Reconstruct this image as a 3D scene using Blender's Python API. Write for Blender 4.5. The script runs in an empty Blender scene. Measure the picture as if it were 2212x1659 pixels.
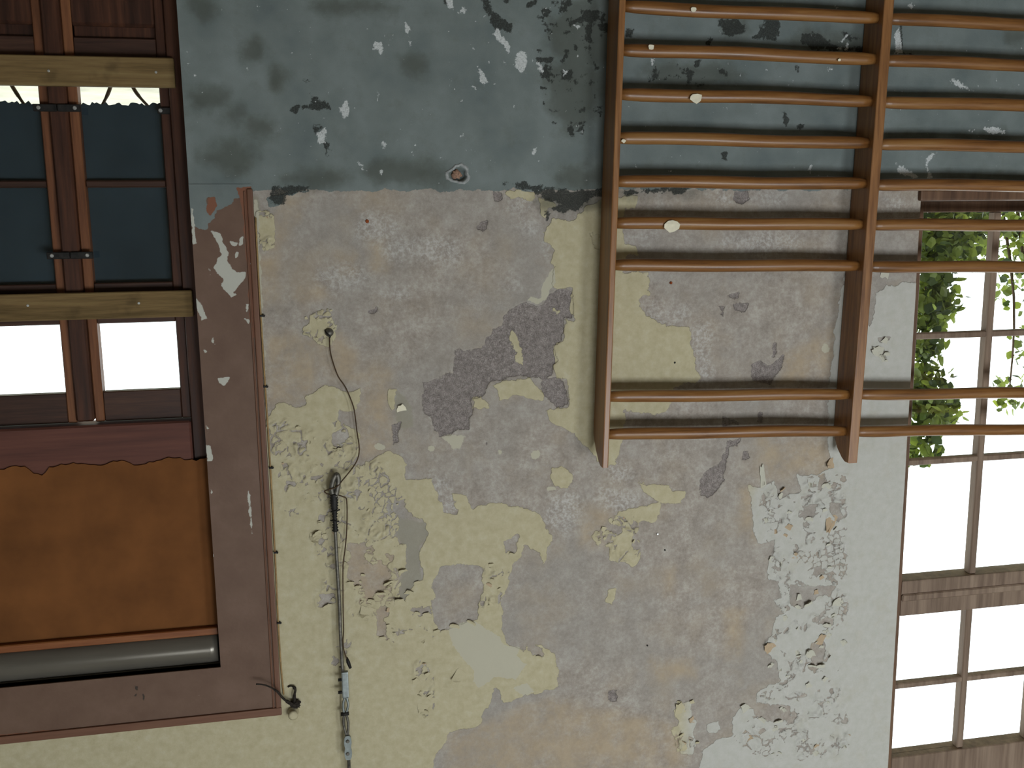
import bpy, bmesh, math, random
import numpy as np
from mathutils import Matrix, Vector

scene = bpy.context.scene
COL = scene.collection
random.seed(7)

# ------------------------------------------------------------------ camera
# The photograph is held upside down: the room is built upright and the camera is rolled by half a turn.
F_PX, CX, CY = 2025.0, 1106.0, 829.5
_up = np.array([143.0, 12206.0, F_PX]); _up /= np.linalg.norm(_up)
_e1 = np.array([10694.0, -460.0, F_PX]); _e1 -= _up * (_e1 @ _up); _e1 /= np.linalg.norm(_e1)
AX, AZ = -_e1, _up
AY = np.cross(AZ, AX)
RW = np.stack([AX, AY, AZ])                      # camera frame (right, down, forward) -> room frame
CAM = np.array([0.0, -3.1, 1.6])

cam_data = bpy.data.cameras.new('camera')
cam_data.sensor_width = 36.0
cam_data.lens = F_PX / 2212.0 * 36.0
cam_data.clip_start = 0.05
cam_data.clip_end = 200
cam = bpy.data.objects.new('camera', cam_data)
COL.objects.link(cam)
_r, _d, _f = RW[:, 0], RW[:, 1], RW[:, 2]
cam.matrix_world = Matrix(((_r[0], -_d[0], -_f[0], CAM[0]), (_r[1], -_d[1], -_f[1], CAM[1]),
                           (_r[2], -_d[2], -_f[2], CAM[2]), (0, 0, 0, 1)))
scene.camera = cam

# ------------------------------------------------------------------ daylight and exposure
world = bpy.data.worlds.new('daylight')
scene.world = world
world.use_nodes = True
_bg = world.node_tree.nodes['Background']
_bg.inputs['Color'].default_value = (0.90, 0.96, 1.0, 1)
_bg.inputs['Strength'].default_value = 3.2

WIN_X = (-3.9, -1.6, 0.9)                        # the tall windows of the opposite wall
BACK_Y = -6.0
for wx in WIN_X:
    ld = bpy.data.lights.new('window_daylight', 'AREA')
    ld.shape = 'RECTANGLE'
    ld.size, ld.size_y = 1.25, 1.7
    ld.energy = {-3.9: 118, -1.6: 129, 0.9: 10}[wx]
    ld.color = (0.90, 0.97, 1.02)
    lo = bpy.data.objects.new('window_daylight', ld)
    COL.objects.link(lo)
    lo.location = (wx, BACK_Y + 0.02, 3.75)
    lo.rotation_euler = (math.radians(90 - 8), 0, 0)   # shines into the room, a little downwards

scene.cycles.use_adaptive_sampling = True
scene.cycles.adaptive_threshold = 0.05
scene.cycles.use_light_tree = False
scene.cycles.max_bounces = 4
scene.cycles.diffuse_bounces = 2
scene.cycles.glossy_bounces = 2
scene.cycles.transmission_bounces = 2
scene.cycles.transparent_max_bounces = 8
scene.cycles.caustics_reflective = False
scene.cycles.caustics_refractive = False

vs = scene.view_settings
vs.view_transform = 'Standard'
vs.look = 'None'
vs.gamma = 1.0
vs.exposure = 0.0
vs.use_curve_mapping = False


# ------------------------------------------------------------------ measuring helpers
def px(x, y, Y=0.0):
    """point on the vertical plane at depth Y that was measured at (x, y) of the 2212x1659 frame"""
    d = RW @ np.array([x - CX, y - CY, F_PX])
    t = (Y - CAM[1]) / d[1]
    return CAM + t * d


def pxs(pts, Y=0.0):
    a = np.array(pts, float)
    d = np.stack([a[:, 0] - CX, a[:, 1] - CY, np.full(len(a), F_PX)], 1) @ RW.T
    t = (Y - CAM[1]) / d[:, 1]
    return CAM + d * t[:, None]


def crop(ox, oy, s):
    return lambda *p: [(ox + a / s, oy + b / s) for a, b in p]


T1 = crop(0, 0, 3.318)
T2 = crop(0, 450, 3.318)
T3 = crop(0, 850, 3.318)
T4 = crop(0, 1250, 3.3515)
C5 = crop(500, 0, 2.572)
C6 = crop(500, 380, 2.572)
C7 = crop(540, 900, 2.186)
R1 = crop(1250, 0, 2.2994)
R2 = crop(1250, 400, 2.2994)
R3 = crop(1250, 950, 2.2994)


# ------------------------------------------------------------------ materials
def lin(c):
    def f(v):
        v /= 255.0
        return v / 12.92 if v <= 0.04045 else ((v + 0.055) / 1.055) ** 2.4
    return (f(c[0]), f(c[1]), f(c[2]), 1.0)


class NT:
    def __init__(self, name):
        self.m = bpy.data.materials.new(name)
        self.m.use_nodes = True
        self.t = self.m.node_tree
        self.b = self.t.nodes['Principled BSDF']

    def n(self, kind, **kw):
        nd = self.t.nodes.new(kind)
        for k, v in kw.items():
            setattr(nd, k, v)
        return nd

    def l(self, a, b):
        self.t.links.new(a, b)

    def coord(self, out='Object', scale=(1, 1, 1)):
        tc = self.n('ShaderNodeTexCoord')
        mp = self.n('ShaderNodeMapping')
        mp.inputs['Scale'].default_value = scale
        self.l(tc.outputs[out], mp.inputs['Vector'])
        return mp.outputs['Vector']

    def noise(self, vec, scale, detail=4.0, rough=0.55):
        nd = self.n('ShaderNodeTexNoise')
        nd.inputs['Scale'].default_value = scale
        nd.inputs['Detail'].default_value = detail
        nd.inputs['Roughness'].default_value = rough
        if vec is not None:
            self.l(vec, nd.inputs['Vector'])
        return nd.outputs['Fac']

    def ramp(self, fac, stops):
        nd = self.n('ShaderNodeValToRGB')
        els = nd.color_ramp.elements
        while len(els) < len(stops):
            els.new(0.5)
        for e, (p, c) in zip(els, stops):
            e.position = p
            e.color = c
        self.l(fac, nd.inputs['Fac'])
        return nd.outputs['Color']

    def mrange(self, v, a, b, c=0.0, d=1.0, smooth=False):
        nd = self.n('ShaderNodeMapRange')
        if smooth:
            nd.interpolation_type = 'SMOOTHSTEP'
        for k, x in zip((1, 2, 3, 4), (a, b, c, d)):
            nd.inputs[k].default_value = x
        self.l(v, nd.inputs[0])
        return nd.outputs[0]

    def math(self, op, a, b):
        nd = self.n('ShaderNodeMath', operation=op)
        for i, v in enumerate((a, b)):
            if isinstance(v, (int, float)):
                nd.inputs[i].default_value = v
            else:
                self.l(v, nd.inputs[i])
        return nd.outputs[0]

    def mix(self, fac, a, b, blend='MIX'):
        nd = self.n('ShaderNodeMix', data_type='RGBA', blend_type=blend)
        for sock, v in ((nd.inputs[0], fac), (nd.inputs[6], a), (nd.inputs[7], b)):
            if isinstance(v, (int, float)):
                sock.default_value = v
            elif isinstance(v, tuple):
                sock.default_value = v
            else:
                self.l(v, sock)
        return nd.outputs[2]

    def bump(self, h, strength=0.3, dist=0.002):
        nd = self.n('ShaderNodeBump')
        nd.inputs['Strength'].default_value = strength
        nd.inputs['Distance'].default_value = dist
        self.l(h, nd.inputs['Height'])
        self.l(nd.outputs['Normal'], self.b.inputs['Normal'])

    def attr(self, name):
        nd = self.n('ShaderNodeAttribute')
        nd.attribute_name = name
        return nd


def simple(name, c, rough=0.7, metal=0.0, var=0.12, scale=25.0, bump=0.15, stretch=(1, 1, 1), spec=0.3):
    m = NT(name)
    v = m.coord('Object', stretch)
    n = m.noise(v, scale, 5)
    lo = tuple(x * (1 - var * 1.6) for x in lin(c)[:3]) + (1,)
    hi = tuple(min(1, x * (1 + var * 1.6)) for x in lin(c)[:3]) + (1,)
    m.l(m.ramp(n, [(0.3, lo), (0.7, hi)]), m.b.inputs['Base Color'])
    m.b.inputs['Roughness'].default_value = rough
    m.b.inputs['Metallic'].default_value = metal
    m.b.inputs['Specular IOR Level'].default_value = spec
    if bump:
        m.bump(n, bump, 0.002)
    return m.m


def wood(name, dark, mid, light, axis='x', rough=0.45, grain=60.0, spec=0.35, knots=0.0, coat=0.0):
    m = NT(name)
    st = {'x': (0.06, 1, 1), 'z': (1, 1, 0.06)}[axis]
    v = m.coord('Object', st)
    oi = m.n('ShaderNodeObjectInfo')
    off = m.n('ShaderNodeVectorMath', operation='ADD')
    sc = m.n('ShaderNodeVectorMath', operation='SCALE')
    cmb = m.n('ShaderNodeCombineXYZ')
    for i in range(3):
        m.l(oi.outputs['Random'], cmb.inputs[i])
    m.l(cmb.outputs[0], sc.inputs[0])
    sc.inputs['Scale'].default_value = 7.3
    m.l(v, off.inputs[0])
    m.l(sc.outputs[0], off.inputs[1])
    vv = off.outputs[0]
    g = m.noise(vv, grain, 6, 0.65)
    big = m.noise(vv, grain * 0.16, 3)
    f = m.math('ADD', m.math('MULTIPLY', g, 0.6), m.math('MULTIPLY', big, 0.4))
    c = m.ramp(f, [(0.36, lin(dark)), (0.5, lin(mid)), (0.64, lin(light))])
    if knots:
        raw = m.coord('Object', (1, 1, 1))
        sp = m.noise(raw, 9, 3, 0.6)
        c = m.mix(m.mrange(sp, 0.60, 0.74, 0, knots), c, lin(tuple(int(x * 0.45) for x in dark)))
    m.l(c, m.b.inputs['Base Color'])
    m.l(m.mrange(g, 0.2, 0.8, rough - 0.1, rough + 0.12), m.b.inputs['Roughness'])
    m.b.inputs['Specular IOR Level'].default_value = spec
    m.b.inputs['Coat Weight'].default_value = coat
    m.b.inputs['Coat Roughness'].default_value = 0.22
    m.bump(g, 0.25, 0.0012)
    return m.m


MAT = {}
MAT['bar_rung'] = wood('varnished_rung_wood', (90, 57, 28), (126, 83, 41), (143, 103, 57), 'x', 0.38, 70, 0.4, coat=0.15)
MAT['bar_upright'] = wood('varnished_upright_wood', (100, 65, 38), (140, 96, 56), (162, 117, 72), 'z', 0.36, 60, 0.4, coat=0.2)
MAT['plank'] = wood('raw_plank_wood', (89, 72, 44), (120, 98, 64), (134, 114, 77), 'x', 0.75, 60, 0.15, knots=0.4)
MAT['door_wood'] = wood('dark_door_wood', (38, 22, 15), (62, 36, 24), (84, 50, 32), 'z', 0.5, 60, 0.3)
MAT['door_wood_x'] = wood('dark_door_wood_crosswise', (42, 28, 22), (64, 42, 32), (82, 56, 42), 'x', 0.5, 60, 0.3)
MAT['edge_wood'] = wood('orange_stile_edge_wood', (80, 48, 30), (112, 70, 44), (134, 88, 56), 'z', 0.55, 60, 0.3)  # lighter, more orange brown than the other door wood
MAT['frame_brown'] = wood('red_brown_frame_paint', (72, 42, 34), (92, 56, 46), (108, 68, 56), 'x', 0.6, 30, 0.25)
MAT['window_wood'] = wood('brown_window_wood', (70, 50, 36), (96, 70, 52), (118, 90, 68), 'z', 0.55, 40, 0.25)
MAT['glare_wood'] = wood('glare_lightened_muntin_wood', (96, 78, 64), (124, 104, 88), (144, 124, 106), 'z', 0.6, 40, 0.25)  # window wood coloured paler, lens glare put into its colour
MAT['fibreboard'] = simple('orange_brown_fibreboard', (112, 70, 36), 0.8, 0, 0.16, 6, 0.12, spec=0.15)
MAT['orange_wood'] = wood('orange_strip_wood', (96, 54, 28), (126, 74, 40), (144, 92, 52), 'x', 0.45, 60, 0.35)
MAT['steel'] = simple('dull_steel', (104, 100, 92), 0.5, 0.6, 0.25, 90, 0.2)
MAT['zinc'] = simple('zinc_plated_steel', (140, 146, 144), 0.4, 0.7, 0.12, 60, 0.1)
MAT['iron'] = simple('dark_iron', (40, 38, 36), 0.6, 0.4, 0.3, 60, 0.2)
MAT['rust'] = simple('rusty_wire', (78, 60, 42), 0.7, 0.3, 0.3, 120, 0.2)
MAT['roller'] = simple('glossy_grey_roller', (112, 106, 96), 0.26, 0.4, 0.08, 12, 0.02, stretch=(0.2, 1, 1))
MAT['grime'] = simple('black_grime', (46, 40, 34), 0.95, 0, 0.4, 140, 0.6)
MAT['flake_cream'] = simple('cream_paint_flake', (184, 174, 143), 0.75, 0, 0.07, 40, 0.1)
MAT['flake_pale'] = simple('pale_paint_flake', (188, 184, 168), 0.75, 0, 0.06, 40, 0.1)
MAT['flake_pink'] = simple('pinkish_plaster_flake', (178, 156, 128), 0.85, 0, 0.1, 50, 0.15)
MAT['white_chip'] = simple('whitewash_chip', (222, 214, 190), 0.85, 0, 0.06, 60, 0.1)
MAT['screw'] = simple('bright_screw', (200, 200, 196), 0.35, 0.7, 0.1, 60, 0)
MAT['shade_board'] = simple('slate_blue_board', (56, 66, 74), 0.85, 0, 0.12, 5, 0.1, spec=0.1)
MAT['room_paint'] = simple('old_room_paint', (172, 168, 154), 0.85, 0, 0.08, 3, 0.1)
MAT['room_floor'] = simple('worn_floor', (128, 112, 92), 0.7, 0, 0.15, 5, 0.1)
MAT['plaster_cut'] = simple('grey_reveal_paint', (120, 116, 108), 0.85, 0, 0.12, 12, 0.2)
MAT['ground'] = simple('pale_yard_ground', (176, 170, 150), 0.95, 0, 0.15, 2, 0.2)
MAT['bark'] = simple('shrub_bark', (84, 70, 54), 0.9, 0, 0.2, 40, 0.3)
MAT['wire_tan'] = simple('tan_wire_jacket', (150, 122, 80), 0.6, 0, 0.15, 80, 0.1)
MAT['rust_nail'] = simple('rusty_nail', (142, 72, 34), 0.9, 0.1, 0.3, 200, 0.4)
MAT['brick_core'] = simple('broken_brick_core', (150, 118, 98), 0.95, 0, 0.3, 160, 0.8)


def leaf_mat(name, c1, c2):
    m = NT(name)
    oi = m.attr('leaf_tint')
    col = m.mix(oi.outputs['Fac'], lin(c1), lin(c2))
    m.l(col, m.b.inputs['Base Color'])
    m.b.inputs['Roughness'].default_value = 0.5
    tr = m.n('ShaderNodeBsdfTranslucent')
    m.l(m.mix(1.0, col, (1.0, 1.0, 0.5, 1), 'MULTIPLY'), tr.inputs['Color'])
    ms = m.n('ShaderNodeMixShader')
    ms.inputs[0].default_value = 0.42
    m.l(m.b.outputs[0], ms.inputs[1])
    m.l(tr.outputs[0], ms.inputs[2])
    m.l(ms.outputs[0], m.t.nodes['Material Output'].inputs['Surface'])
    return m.m


MAT['leaf'] = leaf_mat('green_leaves', (54, 74, 42), (168, 184, 96))


def glass_mat(name, tint=(1, 1, 1, 1), gloss=0.06):
    m = NT(name)
    tr = m.n('ShaderNodeBsdfTransparent')
    tr.inputs['Color'].default_value = tint
    gl = m.n('ShaderNodeBsdfGlossy')
    gl.inputs['Roughness'].default_value = 0.03
    ms = m.n('ShaderNodeMixShader')
    ms.inputs[0].default_value = gloss
    m.l(tr.outputs[0], ms.inputs[1])
    m.l(gl.outputs[0], ms.inputs[2])
    m.l(ms.outputs[0], m.t.nodes['Material Output'].inputs['Surface'])
    return m.m


MAT['glass'] = glass_mat('window_glass', (0.95, 0.97, 0.96, 1))


def dado_colour(m, v, shared=None):
    """grey distemper of the dado, clouded and a little greenish"""
    big, bl, fine, grit = shared or (m.noise(v, 5, 3, 0.6), m.noise(v, 11, 5, 0.7), m.noise(v, 260, 2, 0.6), m.noise(v, 620, 1, 0.7))
    c = m.ramp(big, [(0.28, lin((98, 107, 106))), (0.5, lin((114, 122, 119))), (0.72, lin((128, 136, 134)))])
    c = m.mix(m.mrange(bl, 0.54, 0.74, 0, 0.42), c, lin((96, 99, 90)))
    c = m.mix(m.mrange(grit, 0.56, 0.76, 0, 0.22), c, lin((78, 84, 84)))
    return m.mix(m.mrange(fine, 0.62, 0.8, 0, 0.2), c, lin((140, 147, 147)))


def wall_material():
    m = NT('peeling_wall_paint')
    v = m.coord('Object')
    fine = m.noise(v, 260, 2, 0.6)
    mid = m.noise(v, 34, 3, 0.6)
    big = m.noise(v, 5, 3, 0.6)
    bl2 = m.noise(v, 11, 5, 0.7)
    edge = m.math('MULTIPLY', m.math('SUBTRACT', m.noise(v, 110, 3, 0.72), 0.5), 0.011)

    def mask(name, soft=0.0012, noisy=1.0):
        a = m.attr(name).outputs['Fac']
        s = m.math('ADD', a, m.math('MULTIPLY', edge, noisy)) if noisy else a
        return m.mrange(s, -soft, soft, 0, 1, True)

    # bare plaster: pinkish grey, streaked with lime and stained ochre
    n70 = m.noise(v, 70, 4, 0.7)
    soft = m.math('ADD', m.math('MULTIPLY', m.noise(v, 16, 4, 0.66), 0.55), m.math('MULTIPLY', n70, 0.45))
    cloud = m.noise(v, 2.2, 2, 0.6)
    grit = m.noise(v, 620, 1, 0.7)
    plaster = m.ramp(soft, [(0.36, lin((138, 128, 118))), (0.50, lin((160, 150, 139))), (0.64, lin((182, 175, 165)))])
    plaster = m.mix(m.mrange(cloud, 0.42, 0.62, 0, 0.5), plaster, lin((150, 145, 138)))
    plaster = m.mix(m.mrange(big, 0.50, 0.70, 0, 0.45), plaster, lin((166, 150, 128)))
    plaster = m.mix(m.mrange(bl2, 0.54, 0.74, 0, 0.42), plaster, lin((184, 179, 172)))
    plaster = m.mix(m.mrange(fine, 0.56, 0.74, 0, 0.28), plaster, lin((120, 112, 104)))
    plaster = m.mix(m.mrange(grit, 0.58, 0.76, 0, 0.30), plaster, lin((112, 104, 96)))
    plaster = m.mix(m.mrange(grit, 0.42, 0.26, 0, 0.22), plaster, lin((196, 190, 182)))
    tanw = m.math('MULTIPLY', mask('tan', 0.035, 1.5), m.mrange(bl2, 0.34, 0.62, 0.10, 0.60))
    c = m.mix(tanw, plaster, lin((176, 154, 122)))
    c = m.mix(m.math('MULTIPLY', mask('green', 0.006), 0.7), c, lin((146, 141, 124)))
    limew = m.math('MULTIPLY', mask('lime', 0.030, 2.0), m.mrange(n70, 0.44, 0.68, 0.04, 0.62))
    c = m.mix(limew, c, lin((202, 200, 196)))
    # cement where the plaster has fallen away
    cem = m.ramp(m.math('ADD', m.math('MULTIPLY', n70, 0.5), m.math('MULTIPLY', fine, 0.5)), [(0.34, lin((96, 88, 84))), (0.5, lin((130, 121, 116))), (0.66, lin((164, 155, 149)))])
    cement_m = mask('cement', 0.0012, 1.4)
    c = m.mix(cement_m, c, cem)
    # cream distemper still on the wall
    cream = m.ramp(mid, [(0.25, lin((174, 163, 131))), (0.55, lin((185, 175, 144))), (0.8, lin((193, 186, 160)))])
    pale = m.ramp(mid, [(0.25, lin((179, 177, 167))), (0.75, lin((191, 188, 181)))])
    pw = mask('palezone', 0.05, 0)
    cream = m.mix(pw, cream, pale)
    cream = m.mix(m.mrange(bl2, 0.52, 0.74, 0, 0.30), cream, lin((166, 156, 128)))
    cream = m.mix(m.mrange(grit, 0.58, 0.78, 0, 0.22), cream, lin((134, 124, 98)))
    cream_m = mask('cream')
    c = m.mix(cream_m, c, cream)
    c = m.mix(mask('white'), c, lin((184, 178, 158)))
    # grey dado over everything
    dado = dado_colour(m, v, (big, bl2, fine, grit))
    dm = mask('dado', 0.0012, 1.2)
    c = m.mix(dm, c, dado)
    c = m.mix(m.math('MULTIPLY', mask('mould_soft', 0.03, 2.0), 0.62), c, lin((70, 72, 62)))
    c = m.mix(m.math('MULTIPLY', mask('mould', 0.003, 2.2), m.mrange(fine, 0.3, 0.55, 0.72, 0.95)), c, lin((46, 48, 44)))
    c = m.mix(m.math('MULTIPLY', mask('speck', 0.002, 2.4), m.mrange(fine, 0.3, 0.6, 0.45, 0.95)), c, lin((206, 208, 206)))
    m.l(c, m.b.inputs['Base Color'])
    m.b.inputs['Roughness'].default_value = 0.82
    m.b.inputs['Specular IOR Level'].default_value = 0.25
    h = m.math('ADD', m.math('MULTIPLY', fine, 0.35), m.math('MULTIPLY', mid, 0.35))
    h = m.math('ADD', h, m.math('MULTIPLY', cream_m, 1.1))
    h = m.math('ADD', h, m.math('MULTIPLY', cement_m, -1.2))
    h = m.math('ADD', h, m.math('MULTIPLY', dm, 0.6))
    m.bump(h, 0.75, 0.0022)
    return m.m


def casing_material():
    m = NT('brown_casing_paint')
    v = m.coord('Object')
    n1 = m.noise(v, 9, 5)
    n2 = m.noise(v, 90, 4)
    edge = m.math('MULTIPLY', m.math('SUBTRACT', m.noise(v, 120, 3, 0.6), 0.5), 0.006)

    def mask(name):
        return m.mrange(m.math('ADD', m.attr(name).outputs['Fac'], edge), -0.0012, 0.0012, 0, 1, True)
    c = m.ramp(n1, [(0.3, lin((98, 74, 60))), (0.55, lin((107, 83, 68))), (0.75, lin((115, 90, 76)))])
    c = m.mix(mask('dado'), c, dado_colour(m, v))
    c = m.mix(mask('rust'), c, lin((124, 80, 58)))
    c = m.mix(mask('white'), c, lin((184, 182, 170)))
    c = m.mix(mask('mould'), c, lin((58, 48, 40)))
    m.l(c, m.b.inputs['Base Color'])
    m.b.inputs['Roughness'].default_value = 0.6
    m.b.inputs['Specular IOR Level'].default_value = 0.3
    m.bump(n2, 0.25, 0.0015)
    return m.m


MAT['wall'] = wall_material()
MAT['casing'] = casing_material()

# ------------------------------------------------------------------ object helpers
ORG = {}


def tag(o, label=None, cat=None, group=None, kind=None):
    if label:
        o['label'] = label
    if cat:
        o['category'] = cat
    if group:
        o['group'] = group
    if kind:
        o['kind'] = kind
    return o


def empty(name, loc, **kw):
    o = bpy.data.objects.new(name, None)
    o.empty_display_size = 0.05
    o.location = loc
    COL.objects.link(o)
    ORG[o.name] = Vector(loc)
    return tag(o, **kw)


def link(name, me, mat, parent=None, origin=None, smooth=None):
    """me holds room coordinates; the object gets its own origin (or its parent's)"""
    base = ORG[parent.name] if parent is not None else Vector((0, 0, 0))
    org = Vector(origin) if origin is not None else base
    me.transform(Matrix.Translation(-org))
    o = bpy.data.objects.new(name, me)
    COL.objects.link(o)
    if parent is not None:
        o.parent = parent
    o.location = org - base
    ORG[o.name] = org
    if mat is not None and not me.materials:
        me.materials.append(mat if not isinstance(mat, str) else MAT[mat])
    if smooth:
        me.polygons.foreach_set('use_smooth', [True] * len(me.polygons))
        me.update()
    return o


def mesh(name, verts, faces):
    me = bpy.data.meshes.new(name)
    me.from_pydata([tuple(map(float, v)) for v in verts], [], faces)
    me.update()
    return me


def bm_mesh(name, bm):
    bmesh.ops.recalc_face_normals(bm, faces=bm.faces[:])
    me = bpy.data.meshes.new(name)
    bm.to_mesh(me)
    bm.free()
    return me


def add_box(bm, x0, x1, y0, y1, z0, z1, bev=0.0, seg=1):
    b = bmesh.new()
    r = bmesh.ops.create_cube(b, size=1.0)
    for v in r['verts']:
        v.co = Vector(((x0 + x1) / 2 + v.co.x * abs(x1 - x0), (y0 + y1) / 2 + v.co.y * abs(y1 - y0),
                       (z0 + z1) / 2 + v.co.z * abs(z1 - z0)))
    if bev:
        bmesh.ops.bevel(b, geom=b.edges[:], offset=bev, segments=seg, affect='EDGES', profile=0.6)
    tmp = bpy.data.meshes.new('tmp')
    b.to_mesh(tmp)
    b.free()
    bm.from_mesh(tmp)
    bpy.data.meshes.remove(tmp)


def box(name, x0, x1, y0, y1, z0, z1, mat, parent=None, bev=0.003, origin=None, seg=1):
    bm = bmesh.new()
    add_box(bm, x0, x1, y0, y1, z0, z1, bev, seg)
    return link(name, bm_mesh(name, bm), mat, parent, origin)


def tube_geo(path, radii, n=8, squash=1.0):
    path = [Vector(p) for p in path]
    if isinstance(radii, (int, float)):
        radii = [radii] * len(path)
    vs, fs = [], []
    ref = Vector((0, 1, 0))
    for i, p in enumerate(path):
        a = path[max(0, i - 1)]
        b = path[min(len(path) - 1, i + 1)]
        t = (b - a).normalized()
        r = ref if abs(t.dot(ref)) < 0.95 else Vector((1, 0, 0))
        u = t.cross(r).normalized()
        w = u.cross(t).normalized()
        for k in range(n):
            an = 2 * math.pi * k / n
            vs.append(p + (u * math.cos(an) + w * math.sin(an) * squash) * radii[i])
    m = len(path)
    for i in range(m - 1):
        for k in range(n):
            fs.append((i * n + k, i * n + (k + 1) % n, (i + 1) * n + (k + 1) % n, (i + 1) * n + k))
    fs.append(tuple(range(n))[::-1])
    fs.append(tuple((m - 1) * n + k for k in range(n)))
    return vs, fs


def spline(pts, sub=6):
    P = [Vector(p) for p in pts]
    out = []
    for i in range(len(P) - 1):
        p0, p1, p2, p3 = P[max(0, i - 1)], P[i], P[i + 1], P[min(len(P) - 1, i + 2)]
        for k in range(sub):
            t = k / sub
            out.append(0.5 * ((2 * p1) + (p2 - p0) * t + (2 * p0 - 5 * p1 + 4 * p2 - p3) * t * t
                              + (3 * p1 - p0 - 3 * p2 + p3) * t ** 3))
    out.append(P[-1])
    return out


def tube(name, path, r, mat, parent=None, n=8, origin=None, squash=1.0):
    vs_, fs_ = tube_geo(path, r, n, squash)
    return link(name, mesh(name, vs_, fs_), mat, parent, origin, smooth=True)


def disc(name, c, r, depth, mat, parent=None, n=12, origin=None, dome=0.3):
    """small round head facing the room (towards -Y)"""
    vs_, fs_ = [], []
    for ring, (rr, yy) in enumerate(((r, 0.0), (r, -depth * 0.6), (r * (1 - dome), -depth))):
        for k in range(n):
            a = 2 * math.pi * k / n
            vs_.append((c[0] + rr * math.cos(a), c[1] + yy, c[2] + rr * math.sin(a)))
    for ring in range(2):
        for k in range(n):
            fs_.append((ring * n + k, ring * n + (k + 1) % n, (ring + 1) * n + (k + 1) % n, (ring + 1) * n + k))
    fs_.append(tuple(2 * n + k for k in range(n)))
    return link(name, mesh(name, vs_, fs_), mat, parent, origin)


# ------------------------------------------------------------------ painted surface fields
def vnoise(X, Z, cell, seed):
    rng = np.random.default_rng(seed)
    L = rng.random((256, 256))
    u, w = X / cell + 100.3, Z / cell + 50.7
    i, j = np.floor(u).astype(int), np.floor(w).astype(int)
    a, b = u - i, w - j
    a, b = a * a * (3 - 2 * a), b * b * (3 - 2 * b)
    g = lambda p, q: L[p & 255, q & 255]
    return (g(i, j) * (1 - a) + g(i + 1, j) * a) * (1 - b) + (g(i, j + 1) * (1 - a) + g(i + 1, j + 1) * a) * b


def fbm(X, Z, cell, seed, oct=3):
    s = 0
    t = 0
    for k in range(oct):
        s = s + vnoise(X, Z, cell / 2 ** k, seed + k) * 0.6 ** k
        t += 0.6 ** k
    return s / t - 0.5


def sdf_poly(X, Z, poly, margin=0.06):
    """positive inside, metres; -margin far away"""
    out = np.full(X.shape, -margin)
    x0, z0 = poly.min(0) - margin
    x1, z1 = poly.max(0) + margin
    sel = (X >= x0) & (X <= x1) & (Z >= z0) & (Z <= z1)
    if not sel.any():
        return out
    x, z = X[sel], Z[sel]
    d2 = np.full(x.shape, 1e9)
    ins = np.zeros(x.shape, bool)
    n = len(poly)
    for k in range(n):
        ax, az = poly[k]
        bx, bz = poly[(k + 1) % n]
        ex, ez = bx - ax, bz - az
        t = np.clip(((x - ax) * ex + (z - az) * ez) / (ex * ex + ez * ez + 1e-12), 0, 1)
        d2 = np.minimum(d2, (x - ax - t * ex) ** 2 + (z - az - t * ez) ** 2)
        if az != bz:
            ins ^= ((az > z) != (bz > z)) & (x < ex * (z - az) / ez + ax)
    d = np.sqrt(d2)
    out[sel] = np.maximum(np.where(ins, d, -d), -margin)
    return out


def union(X, Z, polys, Y=0.0, margin=0.06):
    s = np.full(X.shape, -margin)
    for p in polys:
        w = pxs(p, Y)
        s = np.maximum(s, sdf_poly(X, Z, w[:, [0, 2]], margin))
    return s


def blob(cx, cy, rx, ry=None, n=12):
    ry = ry or rx
    return [(cx + rx * math.cos(2 * math.pi * k / n), cy + ry * math.sin(2 * math.pi * k / n)) for k in range(n)]


def rect(a, b, c, d):
    return [(a, b), (c, b), (c, d), (a, d)]


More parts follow.
